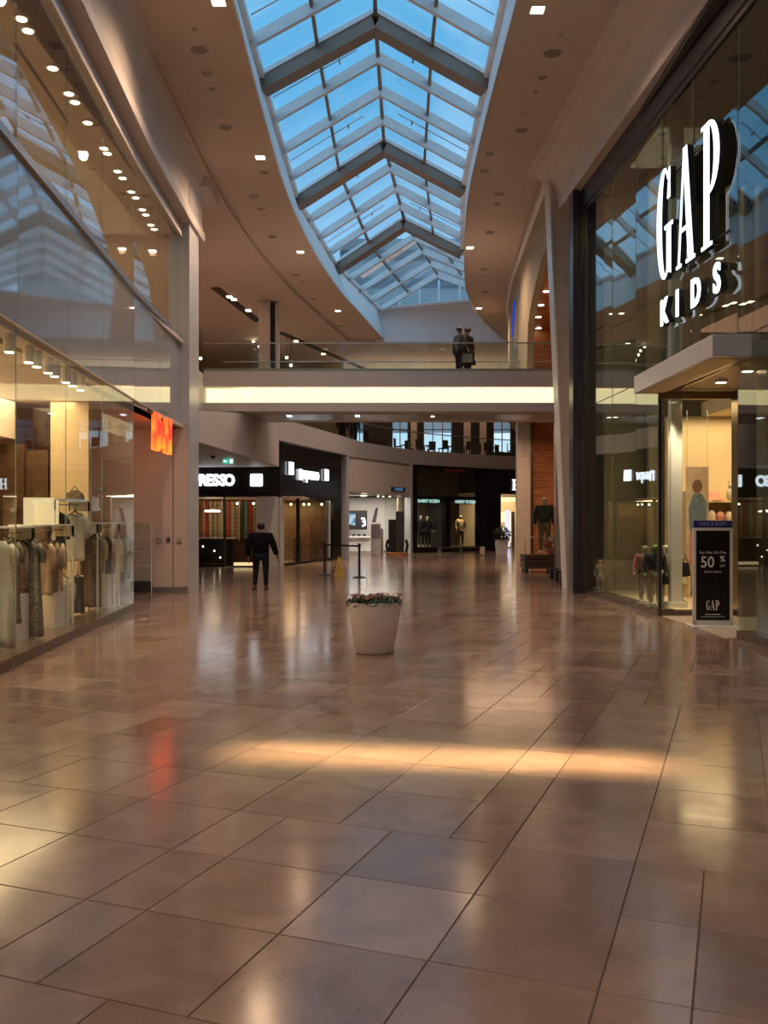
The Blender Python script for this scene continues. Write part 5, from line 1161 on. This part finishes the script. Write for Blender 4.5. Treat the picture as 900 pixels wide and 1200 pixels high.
for bdy, s, X, z, xs in (('Buy One, Get One', .060, 0, 1.19, .9), ('50', .25, -.085, 1.03, .88), ('%', .13, .15, 1.085, .9), ('OFF', .055, .15, .975, .9), ('Entire Store', .058, 0, .885, .95), ('kids and baby styles', .028, 0, .205, 1), ('while selection lasts, some exclusions apply', .018, 0, .175, 1)):
    if s > .05: text('print', bdy, s, wt, ps, (X, -.019, z), (R(90), 0, 0), .001, .003 if s > .07 else 0, xs=xs)
MB().box(-.12, .12, -.0175, -.015, .198, .208).box(-.19, .19, -.0175, -.015, .165, .170).build('fine_print', wt, ps)
gap_letters(ps, [('G', -.105, -.04), ('A', -.035, .03), ('P', .04, .105)], lambda p: Vector((p.x, -.016+p.y*.1, p.z)), .01, M['white'], M['white'], .27, .43, back=False)
# shelf wall with lit shelves
sw = thing('shelving_unit', 'warm lit wall shelving with folded pink clothes inside the right shop', 'shelf', (6.3, 19.0, .11))
for z in (2.0, 1.56, .62): MB().box(0, 2.6, 0, .45, z-.035, z).build('shelf', M['cream'], sw)
for X in (0, 1.25, 2.6): MB().box(X-.02, X+.02, 0, .45, 0, 2.2 if X else 2.2).build('upright', M['cream'], sw)
MB().box(0, 2.6, .45, .48, 0, 3.6).build('back_panel', M['cream'], sw)
MB().tube([(0.02, .2, 1.25), (2.58, .2, 1.25)], .012, 6).build('rail', M['metal'], sw)
for X in (5.06, 5.8): add_light('window_lamp', 'SPOT', (X, 16.65, 3.8), 170, (1, .78, .5), (R(12), 0, 0), .06, spot=75, blend=.9)  # unseen spots added to brighten the child mannequins
for X in (7.2, 8.4): add_light('shelf_lamp', 'SPOT', (X, 18.2, 3.7), 60, (1, .70, .34), (R(18), 0, 0), .1, spot=90, blend=.8)
pk = C('soft_pink_cloth', (.58, .26, .20), .1); wpk = C('white_pink_cloth', (.66, .54, .46), .12, 18)
t = thing('sun_hat', 'round pink hat on the top shelf in the right shop', 'hat', (6.86, 19.2, 2.11)); MB().lathe([(.20, 0), (.17, .03), (.13, .06), (.11, .17), (.04, .21), (.01, .215)], n=20).build('crown', pk, t, smooth=True); MB().lathe([(.22, 0), (.22, .015)], n=20).build('brim', pk, t)
t = thing('teddy_bear', 'small brown teddy bear left of the pink hat', 'toy', (6.6, 19.2, 2.11)); MB().ball((0, 0, .09), .085, 10, 7).build('body', brn, t, smooth=True); m = MB(); m.ball((0, -.01, .22), .06, 10, 7); m.ball((-.045, 0, .27), .022, 8, 5); m.ball((.045, 0, .27), .022, 8, 5); m.build('head', brn, t, smooth=True); MB().ball((-.09, -.03, .1), .035, 8, 5, (1, 1, 1.6)).ball((.09, -.03, .1), .035, 8, 5, (1, 1, 1.6)).build('arm', brn, t, smooth=True)
for i, X in enumerate((7.22, 7.9, 8.1)):
    t = thing('soft_toy', ['tall grey soft toy right of the pink hat', 'dark soft toy behind the bronze post', 'dark rounded soft toy at the right end of the top shelf'][i], 'toy', (X, 19.2, 2.11)); MB().ball((0, 0, .13), .09, 10, 7, (1, 1, 1.5)).build('body', [lgrey, brn, blackc][i], t, smooth=True); m = MB(); m.ball((0, 0, .31), .06, 10, 7); m.ball((-.03, 0, .40), .02, 7, 5, (1, 1, 2.2)); m.ball((.03, 0, .40), .02, 7, 5, (1, 1, 2.2)); m.build('head', [lgrey, brn, blackc][i], t, smooth=True)
ordw = ['first', 'second', 'third', 'fourth', 'fifth', 'sixth', 'seventh', 'eighth', 'ninth', 'tenth']
for k in range(10):
    t = thing('folded_top', f'{ordw[k]} soft pink and white top from the left on the middle shelf', 'clothes', (6.43+.185*k, 19.15, 1.67), 0, 'folded tops on the middle shelf')
    rr = random.Random(k); MB().ball((0, 0, .11), .095, 10, 7, (1, 1.1, 1.2+.3*rr.random())).build('cloth', wpk if k % 3 else pk, t, smooth=True); MB().box(-.08, .08, -.08, .08, 0, .035).build('fold', wpk, t)
for i, (x, yt, yb, c_, lab) in enumerate(((851, 622, 668, navyc, 'dark jeans hanging left of the bronze post in the right shop'), (858, 622, 670, C('slate_cloth', (.04, .055, .06)), 'slate trousers hanging beside the bronze post in the right shop'), (889, 640, 672, wpk, 'pink white top hanging low right of the bronze post'), (896, 640, 672, pk, 'pink top hanging low at the right edge of the picture'))):
    garment(lab, x, yt, yb, 8, c_, 'trousers' if i < 2 else 'shirt', X=(x-450)*18.9/F, group='clothes in the right shop')
for i, (x, c_) in enumerate(((851, pale), (857, khaki), (862, pinkc))):
    garment(['pale long garment on the lower left of the right shop shelving', 'khaki long garment low in the right shop shelving', 'pink long garment low beside the bronze post'][i], x, 674, 705, 6, c_, 'trousers', X=(x-450)*19.1/F, group='clothes in the right shop')
# poster of a child
po = thing('hanging_poster', 'tall printed poster of a child in denim behind the white column', 'poster', (6.12, 18.0, .75))
MB().box(-.22, .22, 0, .02, 0, 2.0).build('backing', mat('poster_beige_backdrop', (.60, .44, .32), .6, var=.25, scale=3), po)
m = MB(); m.ball((0, -.002, 1.62), .10, 14, 9, (1, .03, 1.3)); m.build('printed_face', mat('poster_brown', (.20, .10, .06), .6), po)
MB().prism([(-.15, .75), (.17, .7), (.19, 1.3), (.08, 1.48), (-.08, 1.48), (-.17, 1.2)], -.006, -.001).build('printed_jacket', mat('poster_denim', (.13, .17, .20), .6, var=.3, scale=10), po)
MB().prism([(-.16, .1), (.14, .1), (.16, .72), (-.14, .76)], -.006, -.001).build('printed_trousers', mat('poster_rose', (.55, .22, .16), .6, var=.25), po)
MB().tube([(-.2, .01, 2.0), (-.2, .01, 3.1)], .004, 4).tube([(.2, .01, 2.0), (.2, .01, 3.1)], .004, 4).build('wires', M['metal'], po)

# ================================================================== CAFE ON THE FAR UPPER FLOOR
dk = M['blackm']
def cafe_chair():
    t = thing('cafe_chair', 'x', 'chair', (0, 0, 0), 0, 'dark chairs on the far upper floor')
    MB().box(-.2, .2, -.2, .2, .43, .48).build('seat', dk, t); MB().box(-.2, .2, .17, .21, .48, .92).build('backrest', dk, t)
    for X in (-.17, .17):
        for Y in (-.17, .17): MB().box(X-.02, X+.02, Y-.02, Y+.02, 0, .43).build('leg', dk, t)
    return t
ch = cafe_chair(); N = 13; words_ = ['leftmost', 'second', 'third', 'fourth', 'fifth', 'sixth', 'seventh', 'eighth', 'ninth', 'tenth', 'eleventh', 'twelfth', 'rightmost']
for i in range(N):
    o = ch if i == 0 else copy_tree(ch)
    d = 50.6+.62*i*.55+1.2*(i % 2); x = 440+13.2*i; o.location = ((x-450)*d/F, d, 5.36); o.rotation_euler = (0, 0, R(37*i % 360)); o['label'] = f'{words_[i]} dark cafe chair from the left behind the far balcony rail'
    if d > 57: o.location.y = 57
for i in range(6):
    d = 52.6+.5*i; x = 452+25*i; t = thing('cafe_table', f'{["leftmost", "second", "third", "fourth", "fifth", "rightmost"][i]} small dark cafe table from the left behind the far rail', 'table', ((x-450)*d/F, d+.9, 5.36), 0, 'dark tables on the far upper floor')
    MB().lathe([(.38, .74), (.38, .77)], n=16).build('table_top', dk, t); MB().tube([(0, 0, .02), (0, 0, .74)], .03, 6).build('pedestal', dk, t); MB().lathe([(.25, 0), (.25, .02)], n=12).build('foot', dk, t)
